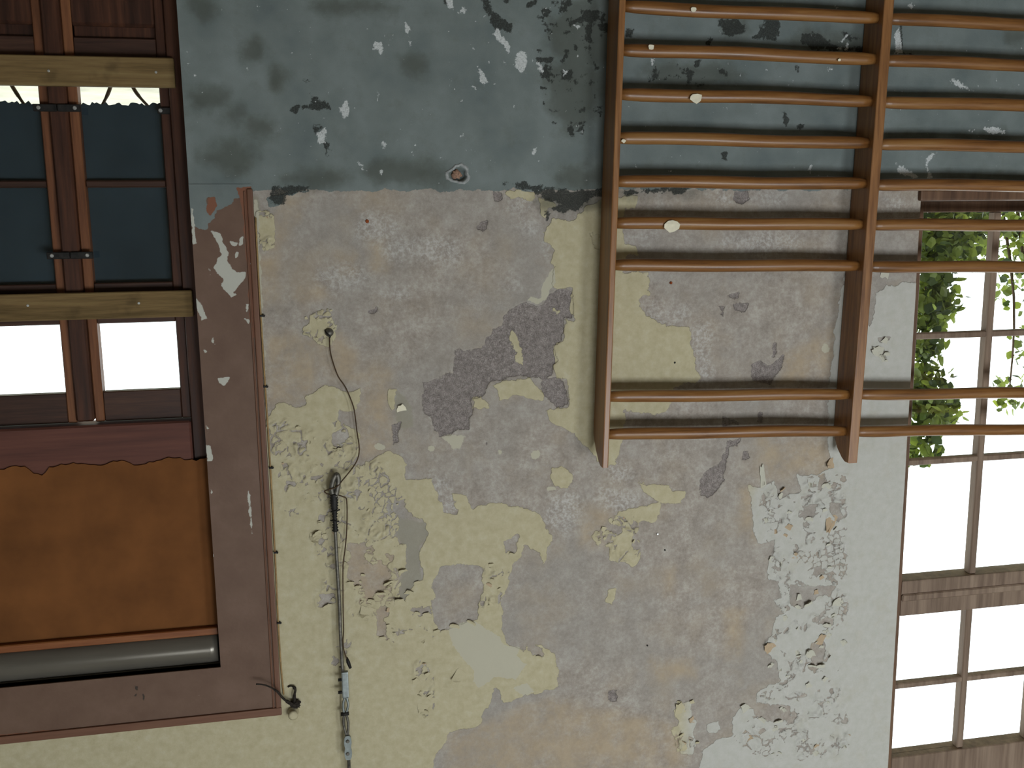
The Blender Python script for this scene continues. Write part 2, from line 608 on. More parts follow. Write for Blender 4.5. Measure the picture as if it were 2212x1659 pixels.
# ------------------------------------------------------------------ what the paint does on the wall (measured outlines)
CREAM = [
    # large area beside the door casing, running down to the top of the wall
    [(560, 1000), (578, 905), (597, 874), (648, 882), (659, 870), (663, 858), (687, 843), (710, 831), (729, 839),
     (753, 847), (780, 835), (780, 862), (768, 882), (749, 889), (733, 882), (733, 905), (757, 924), (772, 940), (772, 963),
     (768, 998), (787, 1005), (810, 987), (842, 975), (860, 985), (878, 1005), (881, 1033), (906, 1037), (931, 1035),
     (938, 1060), (952, 1088), (958, 1106), (984, 1110), (988, 1083), (979, 1067), (1007, 1074), (1020, 1101), (1043, 1092),
     (1066, 1083), (1089, 1088), (1135, 1097), (1167, 1110), (1176, 1138), (1194, 1156), (1180, 1184), (1176, 1216),
     (1167, 1193), (1135, 1179), (1121, 1211), (1107, 1220), (1098, 1261), (1080, 1298), (1084, 1335), (1080, 1362),
     (1098, 1394), (1130, 1408), (1139, 1385), (1162, 1389), (1199, 1408), (1199, 1481), (1194, 1490), (1148, 1499),
     (1089, 1517), (1071, 1490), (1066, 1517), (1043, 1536), (1039, 1563), (997, 1575), (970, 1582), (956, 1609),
     (943, 1632), (920, 1700), (900, 1900), (-300, 1900), (-300, 1560), (560, 1500)],
    C6((1440, 1160), (1520, 1130), (1580, 1145), (1660, 1120), (1710, 1180), (1730, 1210), (1740, 1250), (1680, 1240),
       (1600, 1220), (1500, 1240), (1475, 1200)),
    C6((1340, 1240), (1385, 1220), (1435, 1260), (1430, 1290), (1380, 1300), (1345, 1280)),
    C6((1560, 870), (1590, 900), (1610, 980), (1620, 1050), (1580, 1030), (1580, 980), (1555, 940)),
    C6((1790, 740), (1825, 750), (1820, 775), (1800, 768)),
    C6((1715, 310), (1760, 270), (1790, 225), (1900, 250), (1960, 170), (2075, 130), (2180, 120), (2180, 1450), (2130, 1620),
       (2030, 1575), (1960, 1500), (1900, 1440), (1850, 1400), (1760, 1370), (1740, 1290), (1860, 1290), (1880, 1280),
       (1860, 1130), (1800, 1130), (1790, 1100), (1785, 1050), (1810, 1040), (1790, 950), (1840, 915), (1850, 790),
       (1895, 790), (1895, 620), (1790, 625), (1780, 590), (1810, 500), (1780, 470), (1790, 410), (1740, 370)),
    C6((1505, 90), (1600, 80), (1680, 90), (1670, 130), (1560, 125)),
    C6((1715, 130), (1740, 140), (1810, 150), (1810, 175), (1760, 180), (1740, 230), (1720, 210)),
    C6((145, 200), (215, 190), (245, 320), (225, 400), (180, 430), (150, 350), (135, 270)),
    C6((440, 770), (540, 740), (560, 790), (580, 830), (570, 890), (540, 940), (480, 930), (440, 900), (390, 890), (385, 840), (430, 820)),
    C6((872, 1180), (912, 1190), (905, 1300), (885, 1310), (870, 1230)),
    blob(1212, 1032, 25, 24),
    R3((135, 390), (200, 360), (290, 330), (400, 320), (400, 370), (370, 420), (300, 400), (290, 450), (260, 480), (270, 545),
       (300, 545), (295, 610), (270, 630), (230, 600), (160, 600), (150, 540), (90, 520), (65, 480), (90, 450), (150, 440),
       (200, 470), (215, 430), (140, 420)),
    R3((290, 210), (450, 220), (470, 250), (530, 260), (510, 320), (430, 310), (380, 290), (300, 250)),
    R3((140, 745), (180, 740), (170, 830), (140, 800)),
    R3((480, 1310), (550, 1305), (560, 1380), (590, 1400), (560, 1470), (580, 1500), (560, 1560), (500, 1570), (480, 1500),
       (465, 1440), (490, 1400), (475, 1360)),
    R3((630, 1410), (690, 1400), (710, 1440), (640, 1460)),
    R2((160, 430), (350, 430), (350, 540), (300, 570), (330, 640), (390, 690), (545, 705), (550, 780), (580, 900), (600, 960),
       (470, 1000), (460, 1080), (430, 1130), (330, 1140), (230, 1120), (150, 1200)),
    R2((180, 60), (300, 50), (280, 110), (180, 115)),
    R2((170, 290), (290, 300), (290, 345), (170, 350)),
    R2((150, 1250), (190, 1290), (180, 1350), (150, 1360)),
    # the paler sheet beside the bright window
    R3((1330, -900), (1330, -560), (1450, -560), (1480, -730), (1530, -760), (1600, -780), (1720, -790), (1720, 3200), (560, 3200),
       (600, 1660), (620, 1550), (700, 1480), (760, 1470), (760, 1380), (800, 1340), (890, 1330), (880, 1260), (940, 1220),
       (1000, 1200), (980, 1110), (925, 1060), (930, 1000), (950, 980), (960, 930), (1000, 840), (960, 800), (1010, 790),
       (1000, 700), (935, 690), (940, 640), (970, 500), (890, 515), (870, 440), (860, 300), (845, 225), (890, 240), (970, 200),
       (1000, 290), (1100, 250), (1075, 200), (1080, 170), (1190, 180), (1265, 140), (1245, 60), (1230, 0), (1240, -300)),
]
CREAM_HOLES = [
    C7((470, 600), (545, 600), (545, 690), (640, 710), (665, 750), (640, 810), (590, 850), (550, 890), (535, 800), (490, 795),
       (455, 760), (460, 680)),
    C7((680, 400), (730, 390), (740, 440), (760, 460), (830, 500), (845, 560), (800, 620), (800, 700), (815, 770), (770, 790),
       (730, 865), (710, 865), (710, 760), (740, 690), (730, 610), (700, 600), (690, 560), (710, 480), (680, 430)),
    C7((890, 700), (1000, 695), (1095, 710), (1100, 780), (1090, 900), (1080, 960), (1000, 970), (930, 1000), (900, 1025),
       (870, 990), (860, 900), (870, 840), (860, 790), (880, 740)),
    C7((590, 905), (650, 895), (640, 960), (645, 1050), (600, 1030), (590, 980)),
    C7((380, 80), (470, 75), (440, 130), (420, 180), (400, 140)),
    C7((770, 910), (850, 895), (860, 935), (800, 935)),
    C7((1310, 1070), (1375, 1090), (1380, 1130), (1330, 1135)),
    C7((1200, 590), (1260, 570), (1250, 640), (1210, 640)),
    C7((320, 460), (360, 460), (350, 500), (320, 490)),
    C7((330, 840), (400, 830), (410, 880), (330, 905)),
    C7((300, 520), (355, 540), (340, 580)),
    R3((1240, 310), (1290, 310), (1295, 410), (1270, 410)),
    R3((1120, 330), (1180, 320), (1175, 380), (1120, 400)),
    R3((1050, 720), (1270, 730), (1180, 790), (1110, 830), (1060, 820)),
    R3((1150, 1010), (1220, 1000), (1215, 1090), (1170, 1150), (1140, 1080)),
    R3((870, 1310), (1050, 1320), (1040, 1390), (940, 1400), (880, 1370)),
    R3((1200, 890), (1270, 890), (1260, 920), (1190, 915)),
    R3((1190, 180), (1240, 200), (1200, 260), (1180, 250)),
    R2((1490, 760), (1540, 755), (1500, 790)),
    R2((1475, 800), (1510, 810), (1540, 860), (1520, 870), (1480, 830)),
]
FLAKY = [
    C7((80, 20), (420, 20), (600, 200), (720, 380), (700, 700), (740, 900), (870, 1040), (700, 1080), (420, 900), (350, 700),
       (300, 560), (380, 420), (120, 350)),
    C7((150, 380), (230, 380), (230, 470), (150, 470)),
    C7((300, 500), (420, 500), (420, 930), (320, 930)),
    C7((390, 1030), (480, 1030), (470, 1200), (380, 1200)),
    C7((780, 1150), (870, 1150), (870, 1420), (780, 1420)),
    C7((1090, 700), (1230, 720), (1180, 900), (1090, 900)),
    R3((870, 200), (1200, 160), (1330, 180), (1340, 900), (1280, 1200), (1330, 1300), (1350, 1560), (1050, 1600), (860, 1560),
       (760, 1480), (900, 1330), (900, 1000), (1000, 800), (950, 600)),
    R3((480, 1300), (590, 1300), (590, 1570), (470, 1570)),
    R3((70, 380), (300, 380), (300, 630), (150, 610), (70, 520)),
    C6((385, 740), (580, 740), (580, 940), (385, 900)),
    C6((135, 190), (245, 190), (245, 430), (135, 430)),
]
CEMENT = [
    C6((1775, 645), (1890, 622), (1897, 770), (1890, 795), (1850, 790), (1845, 870), (1835, 915), (1790, 940), (1785, 960),
       (1805, 1030), (1790, 1050), (1790, 1110), (1730, 1130), (1660, 1120), (1600, 1100), (1510, 1135), (1430, 1150),
       (1410, 1230), (1330, 1235), (1340, 1300), (1320, 1350), (1330, 1420), (1260, 1410), (1170, 1445), (1120, 1420),
       (1110, 1350), (1070, 1300), (1060, 1240), (1080, 1180), (1070, 1150), (1150, 1130), (1180, 1110), (1230, 1100),
       (1240, 965), (1300, 975), (1390, 955), (1420, 905), (1450, 890), (1455, 850), (1500, 830), (1535, 755), (1620, 710),
       (1720, 720)),
    C6((1720, 1140), (1800, 1110), (1850, 1140), (1870, 1270), (1810, 1290), (1760, 1240), (1720, 1190)),
    C6((1355, 280), (1415, 255), (1395, 305)),
    C6((740, 745), (790, 745), (810, 730), (810, 750), (770, 765)),
    C6((890, 1380), (940, 1370), (930, 1480), (900, 1490)),
    C6((1450, 90), (1500, 90), (1510, 130), (1470, 135)),
    C6((1990, 320), (2050, 330), (2050, 420), (2015, 400)),
    R2((780, 30), (845, 30), (848, 75), (812, 95), (775, 70)),
    R2((755, 585), (840, 590), (830, 628), (770, 622)),
    R2((705, 605), (730, 600), (720, 660), (705, 645)),
    R2((740, 540), (790, 540), (780, 560), (735, 555)),
    R2((870, 885), (900, 870), (940, 905), (1020, 850), (990, 930), (950, 990), (900, 990), (860, 950)),
    R2((975, 780), (990, 780), (980, 850), (960, 860)),
    R2((715, 1150), (780, 1160), (800, 1190), (720, 1190)),
    R2((890, 1130), (915, 1130), (910, 1180), (895, 1180)),
    R3((735, 0), (800, 0), (790, 30), (745, 40), (728, 120), (720, 205), (690, 240), (650, 280), (610, 270), (598, 190),
       (680, 125), (715, 110), (735, 50)),
    R3((810, 50), (840, 55), (850, 90), (815, 95)),
    R3((150, 1250), (190, 1240), (200, 1310), (145, 1305)),
    C7((1110, 110), (1125, 120), (1120, 155), (1108, 145)),
    C7((1690, 1310), (1720, 1290), (1745, 1350), (1690, 1340)),
]
WHITE = [
    C6((1770, 540), (1790, 520), (1800, 590), (1770, 640), (1750, 690), (1700, 720), (1650, 690), (1660, 670), (1720, 680), (1730, 610)),
    C7((930, 1000), (1000, 970), (1060, 965), (1110, 1000), (1180, 1040), (1200, 1080), (1270, 1090), (1260, 1130), (1310, 1170),
       (1250, 1240), (1150, 1230), (1080, 1280), (1050, 1250), (1060, 1200), (1010, 1150), (960, 1080)),
    C7((905, 95), (1000, 85), (1020, 95), (990, 145), (960, 150), (930, 120)),
    blob(818, 965, 11, 7), blob(1156, 982, 9, 10), blob(1080, 977, 5, 6), C7(*blob(855, 150, 18, 16)), C7(*blob(1425, 340, 22, 12)),
    [(547, 430), (556, 432), (566, 640), (579, 900), (572, 905), (560, 640)], C7((1250, 1280), (1310, 1255), (1340, 1300), (1290, 1320)), blob(1784, 752, 9, 11),
]
LIME = [
    C6(*blob(1660, 290, 60, 45)), C6(*blob(1760, 410, 40, 40)), C6(*blob(1600, 170, 60, 40)), C6(*blob(900, 640, 60, 30)),
    C6(*blob(800, 300, 120, 80)), C6(*blob(950, 400, 120, 60)), C6(*blob(1380, 1180, 50, 40)), C6(*blob(1650, 860, 70, 60)),
    C6(*blob(620, 560, 140, 60)), C6(*blob(1550, 620, 60, 30)), C6(*blob(1140, 420, 120, 80)), C6(*blob(1700, 1000, 60, 80)),
    R2((240, 230), (370, 240), (340, 290), (240, 280)), R2(*blob(510, 640, 45, 50)), R2(*blob(610, 760, 50, 80)),
    R2((310, 570), (400, 580), (420, 690), (360, 680)), R2(*blob(700, 70, 50, 30)), R2(*blob(900, 280, 200, 50)),
    R2(*blob(620, 900, 40, 60)), R2(*blob(950, 60, 80, 30)), R2(*blob(1580, 90, 50, 30)),
    R3(*blob(180, 290, 90, 60)), R3(*blob(200, 170, 60, 60)), C7(*blob(930, 430, 50, 40)), C7(*blob(1480, 460, 90, 100)),
    C7(*blob(900, 320, 50, 40)), C7(*blob(1750, 400, 80, 60)),
]
TAN = [
    C6((590, 445), (690, 445), (690, 530), (610, 520)), C6((760, 350), (850, 350), (860, 530), (770, 520)),
    C6((370, 620), (510, 615), (515, 660), (370, 665)), C6((470, 930), (600, 890), (690, 960), (700, 1080), (820, 1060), (885, 1100), (890, 1560),
       (730, 1560), (720, 1160), (540, 1140), (480, 1060)),
    C6((200, 850), (470, 900), (470, 1160), (400, 1250), (200, 1260)), C6((750, 90), (850, 90), (850, 150), (750, 150)),
    C6((120, 440), (260, 440), (260, 700), (160, 720)), C6((290, 90), (420, 110), (330, 260), (250, 420), (200, 440)),
    C7((450, 590), (700, 590), (700, 900), (450, 900)), C7((1540, 430), (1700, 440), (1690, 620), (1560, 600)),
    R3((350, 1100), (560, 1090), (580, 1180), (400, 1190)), R3((730, 850), (820, 850), (800, 1080), (720, 1060)),
    R3((800, 240), (860, 240), (880, 520), (810, 400)), R2((1040, 830), (1290, 700), (1290, 950), (1000, 990)),
    R3((900, 0), (1230, 0), (1240, 150), (1080, 160), (900, 190)), R3((430, 640), (470, 640), (470, 760), (430, 760)),
    R3((300, 1420), (560, 1400), (520, 1650), (-300, 1700), (-300, 1560), (0, 1500)), C7((1430, 1330), (2000, 1450), (2000, 1900), (900, 1900), (930, 1500)),
    C7((600, 880), (660, 900), (650, 1060), (590, 1030)), R3((1140, 1000), (1170, 1000), (1160, 1060)),
]
GREEN = [
    C7((700, 480), (830, 500), (845, 560), (800, 620), (800, 700), (815, 770), (730, 865), (705, 860), (710, 760), (740, 690),
       (730, 610), (690, 560)),
    C6((915, 1190), (960, 1220), (1000, 1290), (1010, 1390), (960, 1410), (920, 1380), (905, 1290)),
    C6((100, 110), (150, 110), (170, 400), (130, 300)),
]
MOULD_AND_STREAK = [
    C5((1380, 0), (1430, -20), (1450, 60), (1500, 100), (1560, 140), (1540, 180), (1480, 165), (1430, 110), (1410, 50)),
    C5((1495, -20), (1550, -20), (1540, 30), (1515, 45)), C5((1730, 50), (1770, 60), (1770, 100), (1740, 105)),
    C5((1800, 60), (1850, 10), (1890, 0), (1850, 70), (1820, 80)), C5((1860, 110), (1950, 90), (1940, 130), (1880, 140)),
    C5((1960, 60), (2060, 60), (2050, 110), (1990, 130), (1970, 100)), C5((1960, 140), (2000, 130), (2000, 230), (1970, 220)),
    C5((1690, 270), (1730, 270), (1720, 310), (1690, 300)), C5((1700, 320), (1790, 320), (1780, 350), (1710, 345)),
    C5((1850, 270), (1880, 275), (1870, 320), (1845, 320)), C5((320, 600), (370, 590), (360, 630), (320, 640)),
    C5((400, 600), (460, 570), (550, 560), (540, 600), (460, 610)), C5((450, 700), (500, 700), (500, 730), (460, 740)),
    C5((512, 800), (540, 800), (530, 850)), C5((430, 520), (470, 540), (470, 590), (450, 570)), C5((410, 450), (440, 455), (420, 470)),
    C5((1710, 370), (1760, 360), (1770, 420), (1730, 430)), C5((1840, 400), (1900, 400), (1880, 450), (1840, 440)),
    C5((1870, 710), (1910, 710), (1900, 745)), C5((2030, 130), (2090, 120), (2090, 180), (2050, 170)),
    C6((1515, 35), (1630, 45), (1760, 75), (1850, 70), (1950, 80), (2090, 60), (2090, 110), (1990, 130), (1940, 180), (1860, 210),
       (1780, 190), (1755, 245), (1745, 190), (1810, 160), (1740, 120), (1690, 90), (1600, 65)),
    C6((215, 130), (230, 50), (430, 60), (430, 80), (310, 90), (290, 160), (215, 150)),
    R1((190, 940), (300, 945), (420, 930), (540, 935), (520, 955), (400, 955), (230, 970)),
    R1((700, 100), (800, 95), (825, 150), (760, 190), (710, 180)), R1((930, 100), (990, 95), (1010, 170), (970, 200), (930, 185), (870, 185)),
    R1((1115, 170), (1200, 170), (1250, 200), (1260, 240), (1340, 245), (1340, 260), (1180, 250), (1110, 215)),
    R1((1305, 155), (1385, 190), (1350, 215), (1320, 200)), R1((1075, 325), (1100, 320), (1098, 375), (1080, 370)),
    R1((570, 300), (605, 300), (605, 335), (575, 330)), R1((1020, 565), (1035, 580), (1030, 620), (1015, 610)),
    R1((610, 205), (660, 195), (660, 225), (610, 225)), R1((240, 150), (270, 150), (260, 185), (240, 185)),
    R1((1180, 215), (1420, 245), (1420, 262), (1200, 240)), R1((1600, 130), (1610, 250), (1640, 265), (1680, 275), (1640, 285), (1590, 270)),  # first outline is just a thin dark streak along a rung
    R1((710, 760), (735, 755), (730, 795), (712, 790)),
    R1((1090, 620), (1115, 620), (1105, 650), (1090, 645)), R1((340, 380), (380, 375), (370, 420), (340, 415)),
    R1((540, 340), (570, 360), (560, 420), (530, 430)), R1((10, 60), (120, 60), (100, 110), (60, 130), (20, 100)),
    C5((1170, -5), (1200, -10), (1190, 12)), C5((1620, 60), (1650, 20), (1700, 0), (1690, 20)),
]
MOULD_SOFT = [
    C5(*blob(1950, 200, 200, 200)), C5(*blob(1900, 500, 160, 220)), C5(*blob(20, 880, 130, 90)), C5(*blob(980, 960, 260, 80)),
    C5(*blob(0, 640, 60, 60)), C5(*blob(240, 440, 50, 60)), C5(*blob(1020, 370, 70, 60)), C5(*blob(150, 700, 70, 40)),
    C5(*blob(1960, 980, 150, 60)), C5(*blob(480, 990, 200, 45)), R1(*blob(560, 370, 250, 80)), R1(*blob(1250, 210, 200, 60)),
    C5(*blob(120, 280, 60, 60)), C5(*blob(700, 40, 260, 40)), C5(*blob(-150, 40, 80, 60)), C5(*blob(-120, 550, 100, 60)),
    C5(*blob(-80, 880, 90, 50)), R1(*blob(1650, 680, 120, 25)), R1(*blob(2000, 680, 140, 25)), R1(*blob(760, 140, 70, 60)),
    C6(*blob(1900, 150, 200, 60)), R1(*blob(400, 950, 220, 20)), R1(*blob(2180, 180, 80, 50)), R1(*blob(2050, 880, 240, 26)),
]
SPECK = [
    C5((1200, 0), (1220, 0), (1232, 50), (1215, 45)), C5((800, 230), (835, 240), (832, 300), (815, 270), (790, 275)),
    C5((600, 600), (640, 560), (655, 620), (630, 660), (612, 640)), C5((1360, 360), (1380, 370), (1415, 450), (1400, 490), (1390, 440)),
    C5((1345, 480), (1365, 480), (1360, 505)), C5((1460, 190), (1485, 165), (1500, 200), (1545, 230), (1540, 285), (1510, 250), (1470, 215)),
    C5((1580, 300), (1610, 285), (1645, 310), (1640, 350), (1610, 410), (1580, 370)), C5((970, 130), (985, 160), (980, 205), (968, 190)),
    C5((1270, 50), (1310, 45), (1295, 75), (1265, 75)), C5((985, 230), (997, 230), (990, 255)), C5((805, 490), (818, 520), (810, 555)),
    C5((480, 730), (520, 720), (510, 790), (480, 820), (475, 770)), C5((840, 790), (860, 800), (850, 825)), C5((905, 780), (918, 780), (908, 800)),
    C5((1680, 830), (1692, 825), (1682, 855)), C5((815, 945), (835, 950), (830, 970)), C5((505, 645), (520, 650), (515, 680)),
    C5((710, 900), (735, 940), (728, 945)), C5((1700, 350), (1740, 370), (1730, 400), (1700, 390)), C5((1900, 140), (1940, 140), (1920, 165)),
    C5((1845, 395), (1862, 400), (1850, 420)), C5(*blob(1175, 882, 9, 9)), C5(*blob(1366, 568, 6, 8)), C5(*blob(1518, 345, 8, 12)),
    R1((1330, 200), (1345, 205), (1335, 250), (1325, 245)), R1((1570, 160), (1590, 140), (1600, 220), (1615, 270), (1570, 265)),
    R1((1840, 390), (1870, 400), (1960, 450), (1940, 455), (1870, 425)), R1((1720, 790), (1750, 760), (1785, 755), (1745, 790), (1735, 850), (1755, 885), (1740, 885), (1720, 830)),
    R1((1580, 810), (1640, 850), (1690, 880), (1620, 880), (1590, 850)), R1((2010, 640), (2060, 630), (2120, 660), (2060, 665)),
    R1((1940, 650), (1970, 640), (1960, 675)), R1((1140, 830), (1152, 825), (1145, 865)), R1(*blob(1300, 240, 10, 10)),
    R1((360, 290), (380, 285), (372, 325), (358, 320)), R1((1290, 205), (1340, 170), (1310, 215)), R1((1630, 30), (1650, 20), (1655, 35)),
]

# ------------------------------------------------------------------ the wall with its paint layers
DOOR_X0, DOOR_X1, DOOR_TOP = 0.417, 1.185, 3.048        # opening of the door
WIN_R, WIN_L, WIN_BOT, WIN_TOP = -2.104, -3.42, 1.505, 4.15
WALL_T = 0.26


def grid_mesh(name, X0, X1, Z0, Z1, step, Y, fields, holes=(), disp=None):
    nx = int(round((X1 - X0) / step)) + 1
    nz = int(round((Z1 - Z0) / step)) + 1
    gx = np.linspace(X0, X1, nx)
    gz = np.linspace(Z0, Z1, nz)
    for h in holes:                                    # snap grid lines to the opening's edges
        for g, vals in ((gx, h[:2]), (gz, h[2:])):
            for v_ in vals:
                if g[0] < v_ < g[-1]:
                    g[np.argmin(abs(g - v_))] = v_
    X, Z = np.meshgrid(gx, gz)
    A = fields(X, Z)
    Yv = np.full(X.shape, Y) - (disp(X, Z, A) if disp else 0)
    idx = np.arange(nx * nz).reshape(nz, nx)
    q = np.stack([idx[:-1, :-1], idx[:-1, 1:], idx[1:, 1:], idx[1:, :-1]], -1)
    cx = (X[:-1, :-1] + X[1:, 1:]) / 2
    cz = (Z[:-1, :-1] + Z[1:, 1:]) / 2
    keep = np.ones(cx.shape, bool)
    for (a, b, c_, d_) in holes:
        keep &= ~((cx > a) & (cx < b) & (cz > c_) & (cz < d_))
    q = q[keep]
    used = np.zeros(nx * nz, bool)
    used[q.ravel()] = True
    remap = np.cumsum(used) - 1
    co = np.stack([X.ravel(), Yv.ravel(), Z.ravel()], 1)[used]
    q = remap[q].astype(np.int32)
    me = bpy.data.meshes.new(name)
    me.vertices.add(len(co))
    me.vertices.foreach_set('co', co.astype(np.float32).ravel())
    me.loops.add(q.size)
    me.loops.foreach_set('vertex_index', q.ravel())
    me.polygons.add(len(q))
    me.polygons.foreach_set('loop_start', np.arange(0, q.size, 4, dtype=np.int32))
    me.update(calc_edges=True)
    for k, a in A.items():
        at = me.attributes.new(k, 'FLOAT', 'POINT')
        at.data.foreach_set('value', np.clip(a, -0.06, 0.06).astype(np.float32).ravel()[used])
    me.polygons.foreach_set('use_smooth', np.ones(len(q), bool))
    return me


def voronoi(X, Z, cell, seed):
    rng = np.random.default_rng(seed)
    J = rng.random((128, 128, 4))
    u, w = X / cell + 40, Z / cell + 40
    i0, j0 = np.floor(u).astype(int), np.floor(w).astype(int)
    f1 = np.full(X.shape, 9.0)
    f2 = np.full(X.shape, 9.0)
    r1 = np.zeros(X.shape)
    r2 = np.zeros(X.shape)
    dx1 = np.zeros(X.shape)
    dz1 = np.zeros(X.shape)
    for a in (-1, 0, 1):
        for b in (-1, 0, 1):
            c_ = J[(i0 + a) & 127, (j0 + b) & 127]
            dx = u - (i0 + a + c_[..., 0])
            dz = w - (j0 + b + c_[..., 1])
            d = np.hypot(dx, dz)
            near = d < f1
            f2 = np.where(near, f1, np.minimum(f2, d))
            r1 = np.where(near, c_[..., 2], r1)
            r2 = np.where(near, c_[..., 3], r2)
            dx1 = np.where(near, dx, dx1)
            dz1 = np.where(near, dz, dz1)
            f1 = np.where(near, d, f1)
    return f1 * cell, f2 * cell, r1, r2, dx1 * cell, dz1 * cell


CURL = {}


def wall_fields(X, Z):
    n1 = fbm(X, Z, 0.05, 1)
    n2 = fbm(X, Z, 0.022, 9, 4)
    jit = n1 * 0.022 + n2 * 0.022
    cream = union(X, Z, CREAM)
    holes = union(X, Z, CREAM_HOLES)
    cream = np.minimum(cream, -holes) + jit
    flaky = union(X, Z, FLAKY)
    fl = np.clip(flaky / 0.03 + 0.4, 0, 1)
    Xw, Zw = X + fbm(X, Z, 0.03, 21) * 0.02, Z + fbm(X, Z, 0.03, 31) * 0.02
    f1, f2, r1, r2, dx, dz = voronoi(Xw, Zw, 0.055, 5)
    g1, g2, q1, q2, ex, ez = voronoi(Xw, Zw, 0.024, 55)
    open_ = fbm(X, Z, 0.045, 141) - 0.02                       # cracks open only here and there
    gap = (f2 - f1) - np.clip(open_ * 0.05, -0.004, 0.0042)
    gap2 = (g2 - g1) - np.clip((fbm(X, Z, 0.06, 151) - 0.10) * 0.05, -0.004, 0.0032)
    crk = np.minimum(gap, gap2)
    cream = np.where((fl > 0.35) & (cream > 0), np.minimum(cream, crk), cream)
    lost = (q2 > 0.90) & (fl > 0.6) & (open_ > 0)
    cream = np.where(lost & (cream > 0), -np.minimum(0.01, (g2 - g1)), cream)
    near = np.clip((0.020 - crk) / 0.020, 0, 1) ** 2 * np.clip(open_ * 6 + 0.25, 0, 1)
    CURL['lift'] = near * 0.015 * fl * (0.25 + r1)
    dadoline = px(1300, 410)[2]
    dado = np.clip((dadoline - Z) + fbm(X, Z, 0.06, 41) * 0.026 + n2 * 0.016, -0.06, 0.06)
    dado = np.maximum(dado, union(X, Z, [C6((100, 130), (430, 80), (290, 110), (260, 170), (200, 190), (190, 120)),
                                         [(1990, 395), (2300, 380), (2300, 430), (1990, 426)]]) + jit)
    sp = fbm(X, Z, 0.022, 61, 4)
    mould = union(X, Z, MOULD_AND_STREAK) + n2 * 0.034 + n1 * 0.01  # mould also holds the thin dark streak along a rung
    inlow = union(X, Z, [C5(*blob(1900, 480, 190, 300)), R1(*blob(560, 370, 240, 70)), C5(*blob(1900, 120, 220, 150))])
    mould = np.maximum(mould, np.where(inlow > 0, (sp - 0.17) * 0.05, -0.06))
    speck = union(X, Z, SPECK) + n2 * 0.022
    sp2 = fbm(X, Z, 0.016, 71, 3)
    speck = np.maximum(speck, np.where(dado > 0, (sp2 - 0.37) * 0.05, -0.06))
    return dict(cream=cream, cement=union(X, Z, CEMENT) + n1 * 0.012 + n2 * 0.024, white=union(X, Z, WHITE) + n2 * 0.016 + n1 * 0.006,
                lime=union(X, Z, LIME) + n1 * 0.05 + n2 * 0.03, tan=union(X, Z, TAN) + n1 * 0.04, green=union(X, Z, GREEN) + n2 * 0.01,
                dado=dado, mould=mould, mould_soft=union(X, Z, MOULD_SOFT) + n1 * 0.06,
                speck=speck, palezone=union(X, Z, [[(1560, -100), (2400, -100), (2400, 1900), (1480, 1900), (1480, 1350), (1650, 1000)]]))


def wall_disp(X, Z, A):
    st = lambda a, w=0.004: np.clip(a / w * 0.5 + 0.5, 0, 1)
    d = st(A['cream']) * (0.0016 + CURL['lift'] * (A['cream'] > 0.0)) - st(A['cement']) * 0.004
    d = d + st(A['dado']) * 0.0008 + fbm(X, Z, 0.25, 81) * 0.004 + fbm(X, Z, 0.012, 91) * 0.0010
    hole = sdf_poly(X, Z, pxs(blob(991, 377, 17, 14))[:, [0, 2]])
    return d - np.clip(hole / 0.006 + 0.3, 0, 1) * 0.02


wx0, wx1, wz0, wz1 = -2.85, 1.32, 0.72, 3.95
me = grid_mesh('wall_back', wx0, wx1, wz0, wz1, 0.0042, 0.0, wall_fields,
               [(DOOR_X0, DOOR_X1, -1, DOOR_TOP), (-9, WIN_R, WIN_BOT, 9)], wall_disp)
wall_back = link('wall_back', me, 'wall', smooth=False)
tag(wall_back, 'peeling plaster wall with cream paint remnants and grey dado', kind='structure')

# plain continuation of the same wall beyond the measured area, and the thickness of the openings
ROOM_X0, ROOM_X1, ROOM_H = -6.5, 3.2, 5.4
bm = bmesh.new()
e = 0.0
for (a, b, c_, d_) in ((wx0, DOOR_X0, 0, wz0), (WIN_L, wx0, 0, WIN_BOT), (ROOM_X0, WIN_L, 0, ROOM_H), (DOOR_X1, ROOM_X1, 0, wz0),
                       (wx1, ROOM_X1, wz0, ROOM_H), (WIN_R, wx1, wz1, ROOM_H), (WIN_L, WIN_R, WIN_TOP, ROOM_H)):
    add_box(bm, a, b, e, WALL_T, c_, d_)
# core behind the painted skin
add_box(bm, WIN_R, DOOR_X0, 0.026, WALL_T, wz0, wz1)
add_box(bm, DOOR_X0 - 0.012, DOOR_X0, 0.003, 0.03, wz0, DOOR_TOP)
add_box(bm, WIN_R, WIN_R + 0.012, 0.003, 0.03, WIN_BOT, wz1)
add_box(bm, wx0, WIN_R, 0.003, 0.03, WIN_BOT - 0.02, WIN_BOT)
add_box(bm, DOOR_X0, wx1, 0.003, 0.03, DOOR_TOP, DOOR_TOP + 0.02)
add_box(bm, wx0, WIN_R, 0.012, WALL_T, wz0, WIN_BOT)
add_box(bm, DOOR_X0, wx1, 0.012, WALL_T, DOOR_TOP, wz1)
add_box(bm, DOOR_X1, wx1, 0.012, WALL_T, wz0, DOOR_TOP)
tag(link('wall_core', bm_mesh('wall_core', bm), 'plaster_cut', wall_back), 'plain masonry behind the peeling paint')

